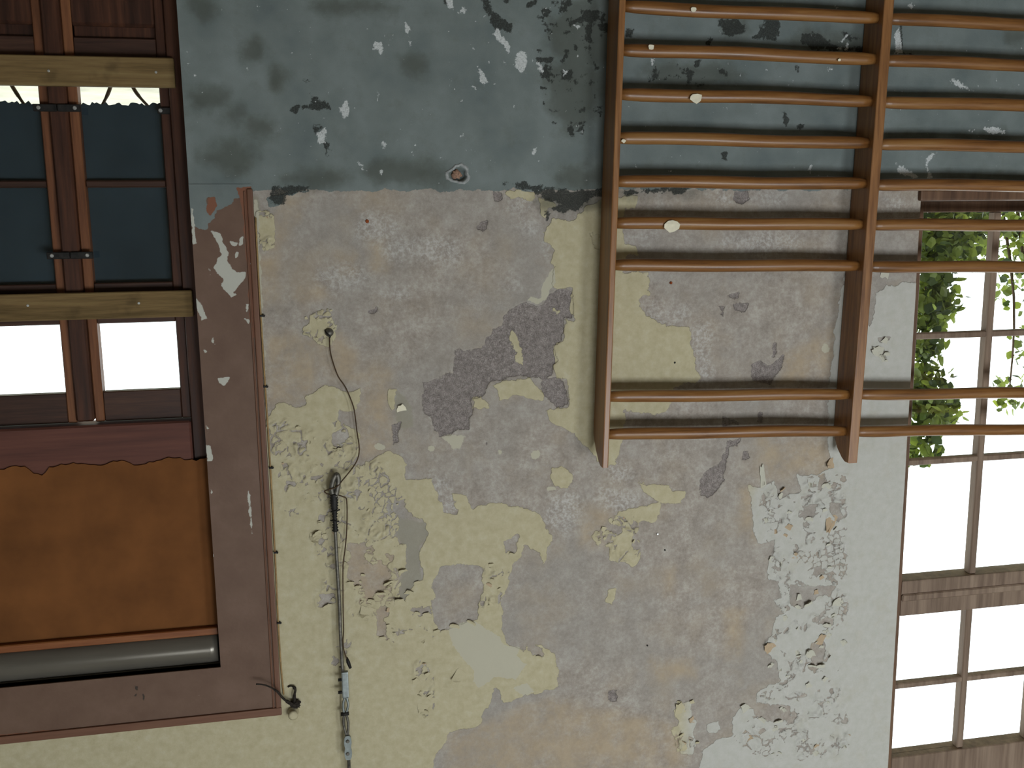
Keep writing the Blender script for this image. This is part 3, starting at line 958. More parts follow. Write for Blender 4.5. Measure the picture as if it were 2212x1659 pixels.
# the rest of the room
ROOMB = BACK_Y
tag(box('floor', ROOM_X0, ROOM_X1, ROOMB, WALL_T, -0.1, 0, 'room_floor', bev=0), 'worn floor of the room', kind='structure')
tag(box('ceiling', ROOM_X0, ROOM_X1, ROOMB - 0.2, WALL_T, ROOM_H, ROOM_H + 0.1, 'room_paint', bev=0), 'plain ceiling of the room', kind='structure')
tag(box('wall_left', ROOM_X0 - 0.15, ROOM_X0, ROOMB - 0.2, WALL_T, 0, ROOM_H, 'room_paint', bev=0), 'plain side wall beyond the bright window', kind='structure')
tag(box('wall_right', ROOM_X1, ROOM_X1 + 0.15, ROOMB - 0.2, WALL_T, 0, ROOM_H, 'room_paint', bev=0), 'plain side wall beyond the door', kind='structure')
bm = bmesh.new()
xs_ = [ROOM_X0]
for wx in WIN_X:
    xs_ += [wx - 0.65, wx + 0.65]
xs_.append(ROOM_X1)
for i in range(0, len(xs_), 2):
    add_box(bm, xs_[i], xs_[i + 1], ROOMB - 0.2, ROOMB, 0, ROOM_H)
for wx in WIN_X:
    add_box(bm, wx - 0.65, wx + 0.65, ROOMB - 0.2, ROOMB, 0, 3.05)
    add_box(bm, wx - 0.65, wx + 0.65, ROOMB - 0.2, ROOMB, 4.85, ROOM_H)
tag(link('wall_front', bm_mesh('wall_front', bm), 'room_paint'), 'opposite wall with three tall window openings', kind='structure')
tag(box('ground', -30, 30, WALL_T + 0.02, 40, -0.3, -0.15, 'ground', bev=0), 'pale sunlit yard outside the openings', kind='structure')

# bored hole in the dado: torn plaster ring and broken brick core
hc = px(990, 377)
ring_v, ring_f = [], []
N = 28
for k in range(N):
    a = 2 * math.pi * k / N
    wob = 1 + 0.12 * math.sin(3 * a + 1) + 0.08 * random.uniform(-1, 1)
    for rr, yy in ((0.033 * wob, -0.0005), (0.030 * wob, -0.0065), (0.024 * wob, -0.004), (0.021 * wob, 0.012)):
        ring_v.append((hc[0] + rr * 1.25 * math.cos(a), yy, hc[2] + rr * math.sin(a)))
for k in range(N):
    for j in range(3):
        p, q_ = k * 4 + j, ((k + 1) % N) * 4 + j
        ring_f.append((p, q_, q_ + 1, p + 1))
tag(link('hole_rim', mesh('hole_rim', ring_v, ring_f), simple('torn_rim_plaster', (150, 152, 150), 0.9, 0, 0.2, 120, 0.5), wall_back, smooth=True), 'pale torn plaster ring round a bored hole')
bm = bmesh.new()
bmesh.ops.create_icosphere(bm, subdivisions=3, radius=1.0)
for v in bm.verts:
    n_ = 1 + 0.18 * math.sin(v.co.x * 7 + v.co.z * 5) + random.uniform(-0.08, 0.08)
    v.co = Vector((hc[0] + 0.004 + v.co.x * 0.017 * n_, 0.008 + v.co.y * 0.011, hc[2] - 0.001 + v.co.z * 0.015 * n_))
tag(link('hole_core', bm_mesh('hole_core', bm), 'brick_core', wall_back, smooth=True), 'broken brick seen in the bored hole')


for (nx_, ny_, r_, mt_) in ((793, 478, 0.006, 'rust_nail'), (1449, 611, 0.005, 'rust_nail'), (1457, 783, 0.004, 'iron'), (1420, 1153, 0.004, 'screw'),
                           (1436, 1188, 0.003, 'iron'), (1398, 1394, 0.003, 'iron'), (735, 1440, 0.003, 'iron')):
    p = px(nx_, ny_)
    disc('nail_head', (p[0], 0.001, p[2]), r_, 0.006, mt_, wall_back, 10)


# curled flakes of paint, each a piece of its own on the wall
def flake_mesh(seed, mat, curl, side=0.0):
    rnd = random.Random(seed)
    nu, nv = 5, 4
    vs_, fs_ = [], []
    wob = [[(rnd.uniform(-0.16, 0.16), rnd.uniform(-0.14, 0.14)) for _ in range(nv)] for _ in range(nu)]
    for i in range(nu):
        for j in range(nv):
            u, w = i / (nu - 1), j / (nv - 1) - 0.5
            wid = 0.95 - 0.45 * u ** 1.5
            x = w * wid + wob[i][j][0] * (0.6 if i else 0.3)
            th = curl * u
            z = math.sin(th) / max(curl, 1e-3) + wob[i][j][1] * 0.6
            y = -(1 - math.cos(th)) / max(curl, 1e-3) - 0.05 - 0.25 * side * w * u
            vs_.append((x, y, z))
    for i in range(nu - 1):
        for j in range(nv - 1):
            a = i * nv + j
            fs_.append((a, a + 1, a + nv + 1, a + nv))
    n0 = len(vs_)
    vs_ += [(x, y + 0.022, z) for x, y, z in vs_]
    fs_ += [tuple(n0 + i for i in f[::-1]) for f in fs_]
    rim = [i * nv for i in range(nu)] + [(nu - 1) * nv + j for j in range(1, nv)] + [i * nv + nv - 1 for i in range(nu - 2, -1, -1)] + [j for j in range(nv - 2, 0, -1)]
    for k in range(len(rim)):
        a, b = rim[k], rim[(k + 1) % len(rim)]
        fs_.append((a, b, n0 + b, n0 + a))
    me_ = mesh('paint_flake', vs_, fs_)
    me_.materials.append(MAT[mat])
    return me_


PROT = {m_: [flake_mesh(s_ + 10 * k, m_, random.uniform(0.5, 1.5), random.uniform(-1, 1)) for k, s_ in enumerate(range(7))]
        for m_ in ('flake_cream', 'flake_pale', 'flake_pink')}


def flake(x, y, size, rot, mat, tall=1.0):
    p = px(x, y)
    o = bpy.data.objects.new('paint_flake', random.choice(PROT[mat]))
    COL.objects.link(o)
    o.parent = wall_back
    o.location = (p[0], -0.001, p[2])
    o.rotation_euler = (0, rot, 0)
    o.scale = (size, size * random.uniform(0.5, 0.8), size * tall)
    return o


def inside(p, poly):
    c = False
    for k in range(len(poly)):
        (ax, ay), (bx, by) = poly[k], poly[(k + 1) % len(poly)]
        if (ay > p[1]) != (by > p[1]) and p[0] < (bx - ax) * (p[1] - ay) / (by - ay) + ax:
            c = not c
    return c


rf = random.Random(23)
for poly, cnt, s0, s1, mat in ((FLAKY[6], 62, 7, 17, 'flake_pale'), (FLAKY[0], 40, 5, 12, 'flake_cream'), (FLAKY[2], 6, 6, 12, 'flake_cream'),
                               (FLAKY[4], 8, 9, 16, 'flake_cream'), (FLAKY[5], 9, 8, 16, 'flake_cream'), (FLAKY[7], 9, 9, 18, 'flake_cream'),
                               (FLAKY[8], 8, 7, 13, 'flake_cream'), (FLAKY[9], 6, 6, 10, 'flake_cream'), (FLAKY[10], 6, 6, 11, 'flake_cream')):
    xs = [p[0] for p in poly]
    ys = [p[1] for p in poly]
    k = 0
    while k < cnt:
        p = (rf.uniform(min(xs), max(xs)), rf.uniform(min(ys), max(ys)))
        if not inside(p, poly):
            continue
        k += 1
        flake(p[0], p[1], rf.uniform(s0, s1) * 0.0017, math.pi + rf.gauss(0, 0.9), mat if rf.random() > 0.14 else 'flake_pink', rf.uniform(0.5, 1.1))
# paint curling away from the edges of the bare patches
for hi_, poly in enumerate(CREAM_HOLES):
    cy_ = sum(p[1] for p in poly) / len(poly)
    for k in range(len(poly)):
        (ax, ay), (bx, by) = poly[k], poly[(k + 1) % len(poly)]
        mx, my = (ax + bx) / 2, (ay + by) / 2
        ln = math.hypot(bx - ax, by - ay)
        if my < cy_ or ln < 9 or abs(bx - ax) < 0.35 * ln:
            continue
        flake(mx + rf.uniform(-3, 3), my + 5, min(24, max(9, ln * 0.8)) * 0.0016, math.pi + rf.gauss(0, 0.35), 'flake_cream' if hi_ < 11 else 'flake_pale', rf.uniform(0.45, 0.8))
# flakes that stand out singly
for (x, y, s, r, mat, tall) in ((868, 888, 22, 3.0, 'white_chip', 0.7), (1650, 1062, 15, 3.0, 'flake_pale', 4.2), (1800, 1112, 26, 0.4, 'flake_pink', 1.8),
                                (1752, 1420, 22, 2.7, 'flake_pale', 1.6), (1766, 1392, 20, 3.6, 'flake_pink', 1.4), (1666, 1404, 28, 2.4, 'flake_pink', 1.0),
                                (795, 1310, 30, 0.4, 'flake_cream', 1.1), (683, 1152, 24, 0.2, 'flake_cream', 0.8), (864, 1305, 26, 2.9, 'flake_cream', 0.8),
                                (1000, 1450, 28, 0.8, 'flake_cream', 1.0), (915, 1520, 26, 0.2, 'flake_cream', 0.8), (1823, 1300, 24, 1.6, 'flake_pale', 1.4),
                                (1908, 600, 20, 3.3, 'flake_pale', 2.0), (1905, 760, 22, 1.8, 'flake_pale', 1.4), (1800, 1000, 24, 1.4, 'flake_pink', 0.9),
                                (1613, 1535, 24, 2.6, 'flake_pale', 0.9), (1470, 1540, 24, 2.9, 'flake_cream', 1.2), (1480, 1600, 22, 0.3, 'flake_cream', 1.1)):
    if mat not in PROT:
        PROT[mat] = [flake_mesh(900, mat, 0.8, 0.4)]
    flake(x, y, s * 0.0017, r, mat, tall)

# ------------------------------------------------------------------ door casing
CAS_Y = -0.003
Y0 = CAS_Y


def casing_fields(X, Z):
    n2 = fbm(X, Z, 0.022, 109, 4) * 0.026
    grey = union(X, Z, [[(395, 505), (411, 490), (445, 495), (452, 480), (467, 452), (494, 446), (506, 434), (524, 428), (524, 404), (545, 405),
                         (575, 300), (575, -200), (340, -200)]], Y0)
    rust = union(X, Z, [T1((1490, 1420), (1540, 1410), (1550, 1470), (1510, 1540), (1485, 1520)),
                        T1((1700, 1350), (1800, 1340), (1815, 1659), (1760, 1659)), T2((1740, 0), (1810, 0), (1870, 1000), (1800, 900)),
                        T4((0, 1130), (1500, 1000), (2000, 930), (2020, 975), (1500, 1050), (0, 1195))], Y0)
    grey = np.minimum(grey, -union(X, Z, [T1((1490, 1420), (1540, 1410), (1550, 1470), (1510, 1540), (1485, 1520))], Y0))
    white = union(X, Z, [
        T2((1515, 165), (1580, 185), (1600, 250), (1640, 320), (1630, 380), (1660, 430), (1700, 450), (1760, 450), (1765, 500), (1720, 550),
           (1670, 600), (1690, 620), (1660, 640), (1620, 600), (1590, 560), (1600, 510), (1550, 470), (1530, 430), (1560, 360), (1590, 330),
           (1570, 270), (1540, 210)),
        T2((1650, 235), (1700, 250), (1690, 275), (1655, 260)), T2((1720, 210), (1745, 200), (1745, 260), (1715, 270)),
        T2((1690, 310), (1710, 320), (1690, 355)), T2((1760, 680), (1785, 690), (1770, 745)), T2((1755, 790), (1790, 800), (1780, 825)),
        T2((1525, 930), (1545, 980), (1510, 960)), T2((1550, 1205), (1600, 1220), (1645, 1210), (1640, 1240), (1600, 1265), (1570, 1250)),
        T2((1360, 0), (1385, 0), (1400, 150), (1410, 250), (1385, 260), (1370, 120)), T2((1405, 650), (1450, 700), (1490, 790), (1450, 800), (1410, 740)),
        T3((1480, 370), (1510, 380), (1525, 480), (1490, 490)), T3((1505, 680), (1530, 700), (1515, 725)), T3((1475, 230), (1500, 250), (1490, 280)),
        T2((1465, 1020), (1480, 1030), (1475, 1060)), T2((1790, 390), (1808, 390), (1800, 415)), T2((1495, 430), (1512, 440), (1505, 475)),
        T3((1770, 690), (1785, 690), (1815, 1010), (1805, 1010)), T4((1465, 985), (1490, 985), (1490, 1040), (1475, 1035)),
        T4((830, 1050), (850, 1055), (840, 1068)), T4((380, 1110), (405, 1120), (395, 1135)), T4((45, 1130), (75, 1140), (60, 1165)),
        T4((1435, 840), (1452, 845), (1445, 858)), T4((880, 1065), (900, 1070), (890, 1085)), T4(*blob(1537, 1175 - 1340, 12, 14))], Y0)
    mould = union(X, Z, [T4((975, 770), (1000, 780), (995, 810), (980, 800)), T4((1030, 830), (1050, 850), (1048, 900), (1036, 880)),
                         T4((900, 880), (930, 855), (920, 885)), T4((970, 850), (990, 825), (985, 855))], Y0)
    return dict(dado=grey + n2, rust=rust + n2 * 0.5, white=white + n2 * 0.5, mould=mould + n2 * 0.3)


trim = empty('trim_1', (0, 0, 0), kind='structure')
tag(trim, 'flat brown painted casing round the door opening')
CO = 0.230                                            # outer edge of the casing
HEAD = 3.236


def casing_board(x0, x1, z0, z1, fine=True):
    g = grid_mesh('casing_board', x0, x1, z0, z1, 0.004, CAS_Y, casing_fields)
    o = link('casing_board', g, 'casing', trim)
    bm_ = bmesh.new()
    add_box(bm_, x0, x1, CAS_Y + 0.0005, 0.012, z0 + 0.12 if z0 > 1 and z0 < 2 else z0, z1)
    link('casing_edge', bm_mesh('casing_edge', bm_), 'casing_plain', trim)
    return o


MAT['casing_plain'] = simple('brown_casing_edge', (106, 80, 65), 0.65, 0, 0.1, 30, 0.2)
casing_board(CO, DOOR_X0, px(480, 398)[2], DOOR_TOP)
casing_board(CO, DOOR_X1 + 0.187, DOOR_TOP, HEAD)
casing_board(DOOR_X1, DOOR_X1 + 0.187, 0.0, DOOR_TOP)
MAT['mould'] = wood('red_brown_moulding', (93, 63, 46), (110, 76, 58), (121, 87, 67), 'z', 0.55, 50, 0.3)
MAT['mould_x'] = wood('red_brown_moulding_across', (93, 63, 46), (110, 76, 58), (121, 87, 67), 'x', 0.55, 50, 0.3)
bm = bmesh.new()
add_box(bm, CO - 0.004, CO + 0.014, CAS_Y - 0.008, 0.0, px(545, 408)[2], HEAD - 0.0235, 0.004, 2)
add_box(bm, CO + 0.019, CO + 0.025, CAS_Y - 0.004, 0.0, px(545, 412)[2], HEAD - 0.02, 0.002, 1)
link('moulding', bm_mesh('moulding', bm), 'mould', trim)
bm = bmesh.new()
add_box(bm, CO - 0.0045, DOOR_X1 + 0.187, CAS_Y - 0.0085, 0.0, HEAD - 0.024, HEAD + 0.004, 0.004, 2)
link('moulding', bm_mesh('moulding', bm), 'mould_x', trim)

# ------------------------------------------------------------------ double glazed door behind planks
DY = 0.10                                             # front of the leaves


def dx(x, y=300, Y=DY):
    return float(px(x, y, Y)[0])


def dz(y, x=200, Y=DY):
    return float(px(x, y, Y)[2])


door = empty('door_1', (0.8, DY, 0), kind='structure')
tag(door, 'dark wooden double glazed door with planks nailed across')
Xc_l, Xc_r = dx(113), dx(154)                         # cover strip between the leaves (Xc_l > Xc_r)
sR0, sR1 = dx(175), dx(154)                           # right leaf: meeting stile, in the picture at the left
pR = dx(351)                                          # outer edge of the right-leaf panes
oR = dx(373)
mid_x = (Xc_l + Xc_r) / 2
z_head = dz(915)
z_top = dz(848)
z_pl2 = dz(690)
z_rail0, z_rail1 = dz(612), dz(700)
z_mu = dz(397)
z_slit = dz(222)
z_lock0, z_lock1 = dz(80), dz(150)


def leaf_parts(flip):
    lf = empty('door_leaf', (mid_x, DY, 0))
    lf.parent = door
    lf.location = Vector((mid_x, DY, 0)) - ORG['door_1']
    fx = (lambda x: 2 * mid_x - x) if flip else (lambda x: x)

    def bx(name, a, b, y0, y1, z0, z1, mat, bev=0.003):
        a, b = sorted((fx(a), fx(b)))
        return box(name, a, b, y0, y1, z0, z1, mat, lf, bev)
    bx('stile', sR0, sR1, DY, DY + 0.045, 0.02, z_head - 0.005, 'edge_wood')
    bx('stile', oR, pR, DY, DY + 0.045, 0.02, z_head - 0.005, 'door_wood')
    bx('rail', pR, sR0, DY + 0.004, DY + 0.043, z_top, z_head - 0.005, 'door_wood_x')
    bx('rail', pR, sR0, DY + 0.004, DY + 0.043, z_rail0, z_rail1, 'door_wood_x')
    bx('rail', pR, sR0, DY + 0.004, DY + 0.043, z_lock0, z_lock1, 'door_wood_x')
    bx('rail', pR, sR0, DY + 0.004, DY + 0.043, 0.02, 0.24, 'door_wood_x')
    bx('muntin', pR, sR0, DY + 0.008, DY + 0.036, z_mu - 0.011, z_mu + 0.011, 'door_wood_x', 0.004)
    for (z0, z1) in ((z_lock1, z_mu - 0.011), (z_mu + 0.011, z_rail0), (z_rail1, z_top)):
        bx('pane', pR, sR0, DY + 0.020, DY + 0.024, z0, z1, 'glass', 0)
    # wooden panel with raised field below the glass
    bx('panel', pR, sR0, DY + 0.022, DY + 0.034, 0.24, z_lock0, 'door_wood')
    bx('panel_field', pR - 0.035, sR0 + 0.035, DY + 0.012, DY + 0.03, 0.28, z_lock0 - 0.035, 'door_wood', 0.010)
    bx('panel_bead', pR, pR - 0.012, DY + 0.006, DY + 0.03, 0.24, z_lock0, 'door_wood', 0.004)
    bx('panel_bead', sR0 + 0.012, sR0, DY + 0.006, DY + 0.03, 0.24, z_lock0, 'door_wood', 0.004)
    # dark boards set against the glass from outside, their lower edge ragged
    rb = random.Random(4 + flip)
    n_ = 36
    a, b = sorted((fx(pR), fx(sR0)))
    vs_, fs_ = [], []
    for k in range(n_ + 1):
        x = a + (b - a) * k / n_
        zr = z_slit + rb.uniform(-0.008, 0.004)
        for yy in (DY + 0.034, DY + 0.044):
            vs_ += [(x, yy, zr), (x, yy, z_rail0 + 0.01)]
    for k in range(n_):
        p = k * 4
        q_ = p + 4
        fs_ += [(p, q_, q_ + 1, p + 1), (p + 2, p + 3, q_ + 3, q_ + 2), (p, p + 2, q_ + 2, q_), (p + 1, q_ + 1, q_ + 3, p + 3)]
    fs_ += [(0, 1, 3, 2), (n_ * 4, n_ * 4 + 2, n_ * 4 + 3, n_ * 4 + 1)]
    tag(link('shade_board', mesh('shade_board', vs_, fs_), 'shade_board', lf), 'slate blue board closing the panes from outside')
    # iron glazing straps with bright screws
    for yp in (235, 552):
        z = dz(yp, 120)
        st = bx('strap', mid_x - 0.001, sR0 - 0.012, DY - 0.028, DY - 0.018, z - 0.011, z + 0.011, 'iron', 0.002)
        c_ = (fx(sR0 + 0.004), DY - 0.028, z)
        disc('screw', c_, 0.006, 0.004, 'screw', st)
    z = dz(240, 360)
    st = bx('strap', pR + 0.008, oR - 0.022, DY - 0.012, DY, z - 0.010, z + 0.010, 'iron', 0.002)
    disc('screw', (fx(pR - 0.002), DY - 0.012, z), 0.006, 0.004, 'screw', st)
    return lf


leaf_parts(False)
leaf_parts(True)
box('cover_strip', Xc_r, Xc_l, DY - 0.018, DY + 0.01, 0.02, z_head - 0.01, 'door_wood', door, 0.006)
# frame: posts, head rail between door and board
box('jamb', DOOR_X0 + 0.004, oR - 0.001, DY - 0.02, DY + 0.08, 0, DOOR_TOP - 0.002, 'door_wood', door)
box('jamb', 2 * mid_x - oR + 0.001, DOOR_X1 - 0.004, DY - 0.02, DY + 0.08, 0, DOOR_TOP - 0.002, 'door_wood', door)
z_tr = dz(1006, 220, DY - 0.035)
z_tr0 = dz(918, 220, DY - 0.035)
tag(box('transom_rail', oR, 2 * mid_x - oR, DY - 0.035, DY + 0.06, z_tr0, z_tr + 0.04, 'frame_brown', door, 0.006), 'red brown rail above the door leaves')

# planks nailed across the opening
PY = 0.055


def plank(y0, y1, xe, label, nails):
    Yf = PY
    z0, z1 = dz(y0, 200, Yf), dz(y1, 200, Yf)
    xr = float(px(xe, (y0 + y1) / 2, Yf)[0])
    o = box('wooden_plank', xr, 1.17, Yf, Yf + 0.024, z0, z1, 'plank', None, 0.003, origin=(xr, Yf, z0))
    tag(o, label, 'plank')
    for (nx_, ny_) in nails:
        p = px(nx_, ny_, Yf)
        disc('nail_head', (p[0], Yf, p[2]), 0.004, 0.002, 'screw', o)
    for xx in (xr + 0.03, 1.14):
        q_ = bmesh.new()
        add_box(q_, xx - 0.014, xx + 0.014, Yf + 0.024, DY - 0.02 if xx < 0.5 or xx > 1.1 else DY, z0 + 0.01, z1 - 0.01)
        link('spacer', bm_mesh('spacer', q_), 'door_wood', o)
    return o


plank(121, 186, 376, 'pale knotty plank nailed across the door beside the wood panels', ((105, 153), (337, 156)))
plank(632, 690, 416, 'pale plank nailed across the door between dark and bright panes', ((60, 660), (300, 655)))

# fibreboard sheet above the leaves, with a torn edge over the rail
FBY = DY - 0.042
n_ = 60
a, b = oR - 0.03, 2 * mid_x - oR + 0.03
a = DOOR_X0 + 0.006
vs_, fs_ = [], []
rb = random.Random(9)
zt = dz(1372, 240, FBY)
for k in range(n_ + 1):
    x = a + (b - a) * k / n_
    zr = dz(1002, 220, FBY) + 0.006 * math.sin(k * 0.5) + rb.uniform(-0.004, 0.003)
    for cxp, ry in ((80, 0.022), (298, 0.010)):
        c_ = dx(cxp, 1005, FBY)
        if abs(x - c_) < 0.03:
            zr += ry * math.sqrt(max(0, 1 - ((x - c_) / 0.03) ** 2))
    for yy in (FBY, FBY + 0.006):
        vs_ += [(x, yy, zr), (x, yy, zt)]
for k in range(n_):
    p = k * 4
    q_ = p + 4
    fs_ += [(p, q_, q_ + 1, p + 1), (p + 2, p + 3, q_ + 3, q_ + 2), (p, p + 2, q_ + 2, q_), (p + 1, q_ + 1, q_ + 3, p + 3)]
fs_ += [(0, 1, 3, 2), (n_ * 4, n_ * 4 + 2, n_ * 4 + 3, n_ * 4 + 1)]
fb = link('fibreboard_sheet', mesh('fibreboard_sheet', vs_, fs_), 'fibreboard', None, origin=((a + b) / 2, FBY, vs_[0][2]))
tag(fb, 'orange brown fibreboard sheet with a torn edge beside the red brown rail', 'board')

# wooden strip and rolled metal tube in the head of the opening
zs = dz(1376, 240, FBY - 0.02)
st = box('wooden_strip', a, b, FBY - 0.022, FBY + 0.01, zt - 0.004, zt + 0.022, 'orange_wood', None, 0.003, origin=(a, FBY, zt))
tag(st, 'thin orange wooden strip between fibreboard and grey roller tube', 'strip')
r_ = 0.056
zc = zt + 0.022 + r_ - 0.004
ro = tube('roller_tube', [(x, FBY + 0.012, zc) for x in (a + 0.004, a + 0.03, 0.8, b - 0.03, b - 0.004)], [r_ * 0.97, r_, r_, r_, r_ * 0.97], 'roller', None, 40, origin=(0.8, FBY + 0.012, zc))
tag(ro, 'glossy grey metal roller tube in the head of the door opening', 'roller')
for xx in (a + 0.002, b - 0.002):
    tube('end_pin', [(xx - 0.008, FBY + 0.012, zc), (xx + 0.008, FBY + 0.012, zc)], 0.012, 'iron', ro, 10)

# dry twigs leaning outside the lowest panes
for i_, (pts_, lab_) in enumerate(((((20, 176), (38, 205), (62, 240)), 'dry twig outside the panes beside the picture edge'),
                                   (((245, 170), (232, 205), (214, 240)), 'dry twig outside the panes leaning away from the casing'),
                                   (((276, 170), (298, 205), (330, 240)), 'dry twig outside the panes leaning towards the casing'))):
    P_ = [Vector(px(x, y, 0.30 + 0.09 * i_)) for x, y in pts_]
    d_ = (P_[0] - P_[1]).normalized()
    foot = P_[0] + d_ * ((-0.15 - P_[0].z) / d_.z) * 0.0 + Vector((d_.x * 0.12, 0.05, -0.15 - P_[0].z))
    tw = tube('dry_twig', spline([foot, P_[0] + d_ * 0.25, P_[0], P_[1], P_[2]], 5), [0.009] * 8 + [0.0065] * 8 + [0.005] * 5, 'bark', None, 6, origin=foot)
    tag(tw, lab_, 'twig')

# ------------------------------------------------------------------ bright window
WY = 0.12
win = empty('window_1', (-2.75, WY, WIN_BOT), kind='structure')
tag(win, 'bright small paned wooden window behind the wall bars')


def wxp(x, y):
    return float(px(x, y, WY)[0])


gl_r = float(px(1988, 600, WY - 0.02)[0])                                  # where the glass starts beside the wall
mu1 = wxp(2148, 545)
pw_ = gl_r - mu1
zb = float(px(2080, 458, WY)[2])                       # top of the bottom rail
zm1 = float(px(2080, 723, WY)[2])
zm2 = float(px(2080, 992, WY)[2])
zt0 = float(px(2080, 1240, WY)[2])
zt1 = float(px(2080, 1314, WY)[2])
zm3 = float(px(2080, 1466, WY)[2])
zt2 = float(px(2080, 1612, WY)[2])
gl_l = mu1 - 2 * pw_ - 0.02
box('stile', gl_r, WIN_R + 0.0, WY - 0.02, WY + 0.06, WIN_BOT, WIN_TOP, 'window_wood', win)
box('stile', WIN_L, gl_l, WY - 0.02, WY + 0.06, WIN_BOT, WIN_TOP, 'window_wood', win)
box('sill', WIN_L - 0.03, WIN_R + 0.012, -0.016, WALL_T + 0.05, WIN_BOT - 0.026, WIN_BOT + 0.014, 'window_wood', win, 0.008, seg=2)
box('bottom_rail', gl_l, gl_r, WY - 0.015, WY + 0.05, WIN_BOT + 0.012, zb, 'window_wood', win)
box('transom', gl_l, gl_r, WY - 0.02, WY + 0.06, zt0, zt1, 'glare_wood', win, 0.006, seg=2)
box('transom_bead', gl_l, gl_r, WY - 0.028, WY - 0.015, (zt0 + zt1) / 2 - 0.02, (zt0 + zt1) / 2 + 0.01, 'glare_wood', win, 0.005)
box('top_rail', gl_l, gl_r, WY - 0.02, WY + 0.05, zt2, WIN_TOP, 'glare_wood', win)
xm = [mu1, mu1 - pw_]
for zz0, zz1 in ((zb, zt0), (zt1, zt2)):
    for x in xm:
        box('muntin', x - 0.015, x + 0.015, WY - 0.008, WY + 0.03, zz0, zz1, 'glare_wood', win, 0.004)
for z in (zm1, zm2, zm3):
    box('muntin', gl_l, gl_r, WY - 0.006, WY + 0.028, z - 0.012, z + 0.012, 'glare_wood', win, 0.004)
edges_x = [gl_r, xm[0], xm[1], gl_l]
for zz0, zz1 in ((zb, zm1), (zm1, zm2), (zm2, zt0), (zt1, zm3), (zm3, zt2)):
    for k in range(3):
        box('pane', edges_x[k + 1], edges_x[k], WY + 0.010, WY + 0.013, zz0, zz1, 'glass', win, 0)

# ------------------------------------------------------------------ gymnastic wall bars
bars = empty('wall_bars', (-1.38, -0.07, 0))
tag(bars, 'varnished wooden gymnastic wall bars with round rungs', 'wall bars')
SL = 0.0327                                            # the old frame hangs a little crooked
U1, U2 = (-0.927, -0.905), (-1.860, -1.823)
U3 = (U2[0] - 0.935, U2[1] - 0.935)


def upright(xr, depth, ztop, cut, width_bevel=0.004):
    """board on edge: chamfered towards the wall at its upper end"""
    prof = [(-0.002, 0.0), (-depth, 0.0), (-depth, ztop), (-depth + 0.026, ztop), (-depth + 0.045, ztop - 0.012),
            (-0.04, ztop - cut * 0.55), (-0.012, ztop - cut), (-0.002, ztop - cut - 0.02)]
    bm_ = bmesh.new()
    fv = []
    for xx in xr:
        fv.append([bm_.verts.new((xx, p[0], p[1])) for p in prof])
    n = len(prof)
    bm_.faces.new(fv[0])
    bm_.faces.new(fv[1][::-1])
    for k in range(n):
        bm_.faces.new((fv[0][k], fv[0][(k + 1) % n], fv[1][(k + 1) % n], fv[1][k]))
    bmesh.ops.bevel(bm_, geom=[e_ for e_ in bm_.edges if abs(e_.verts[0].co.x - e_.verts[1].co.x) < 1e-6], offset=width_bevel, segments=2,
                    affect='EDGES', profile=0.5)
    # subdivide lengthwise for the lean
    for v in bm_.verts:
        v.co.x += SL * (v.co.z - 1.6)
    return link('upright', bm_mesh('upright', bm_), 'bar_upright', bars)


upright(U1, 0.125, 2.405, 0.075)
upright(U2, 0.118, 2.445, 0.070)
upright(U3, 0.118, 2.485, 0.070)

RY = -0.082
YL = [15, 107, 204, 297, 391, 482, 573, 857, 938]
YR = [37, 128, 218, 310, 397, 485, 574, 852, 932]
XLp = [1357, 1352, 1348, 1344, 1340, 1336, 1333, 1322, 1319]
XRp = [1875, 1872, 1870, 1868, 1864, 1862, 1855, 1832, 1815]
zl = [float(px(a, b, RY)[2]) for a, b in zip(XLp, YL)]
zr = [float(px(a, b, RY)[2]) for a, b in zip(XRp, YR)]
for k in range(6):                                    # on down to the floor
    zl.insert(0, zl[0] - 0.137)
    zr.insert(0, zr[0] - 0.1375)


def rung(xa, xb, za, zb_, seed, r=0.0212):
    rr = random.Random(seed)
    path, rad = [], []
    n = 22
    sag = rr.uniform(-0.004, 0.003)
    ph = rr.uniform(0, 6)
    for k in range(n + 1):
        t = k / n
        e_ = min(t, 1 - t)
        path.append((xa + (xb - xa) * t, RY + 0.002 * math.sin(3 * t + ph), za + (zb_ - za) * t + sag * math.sin(math.pi * t) + 0.0016 * math.sin(9 * t + ph)))
        rad.append(r * (0.80 + 0.20 * min(1, e_ / 0.06)) * (1 + 0.02 * math.sin(14 * t + ph)))
    vs_, fs_ = tube_geo(path, rad, 14, 0.82)
    return link('rung', mesh('rung', vs_, fs_), 'bar_rung', bars, smooth=True, origin=((xa + xb) / 2, RY, (za + zb_) / 2))


for k in range(len(zl)):
    za, zb_ = zl[k], zr[k]
    x1 = U1[0] + SL * (za - 1.6)
    x2a = U2[1] + SL * (zb_ - 1.6)
    x2b = U2[0] + SL * (zb_ - 1.6)
    x3 = U3[1] + SL * (zb_ - 1.58)
    rung(x1 + 0.004, x2a - 0.004, za, zb_, k)
    slope = (zb_ - za)
    rung(x2b + 0.004, x3 - 0.004, zb_ + 0.002, zb_ + slope + 0.002, 40 + k)

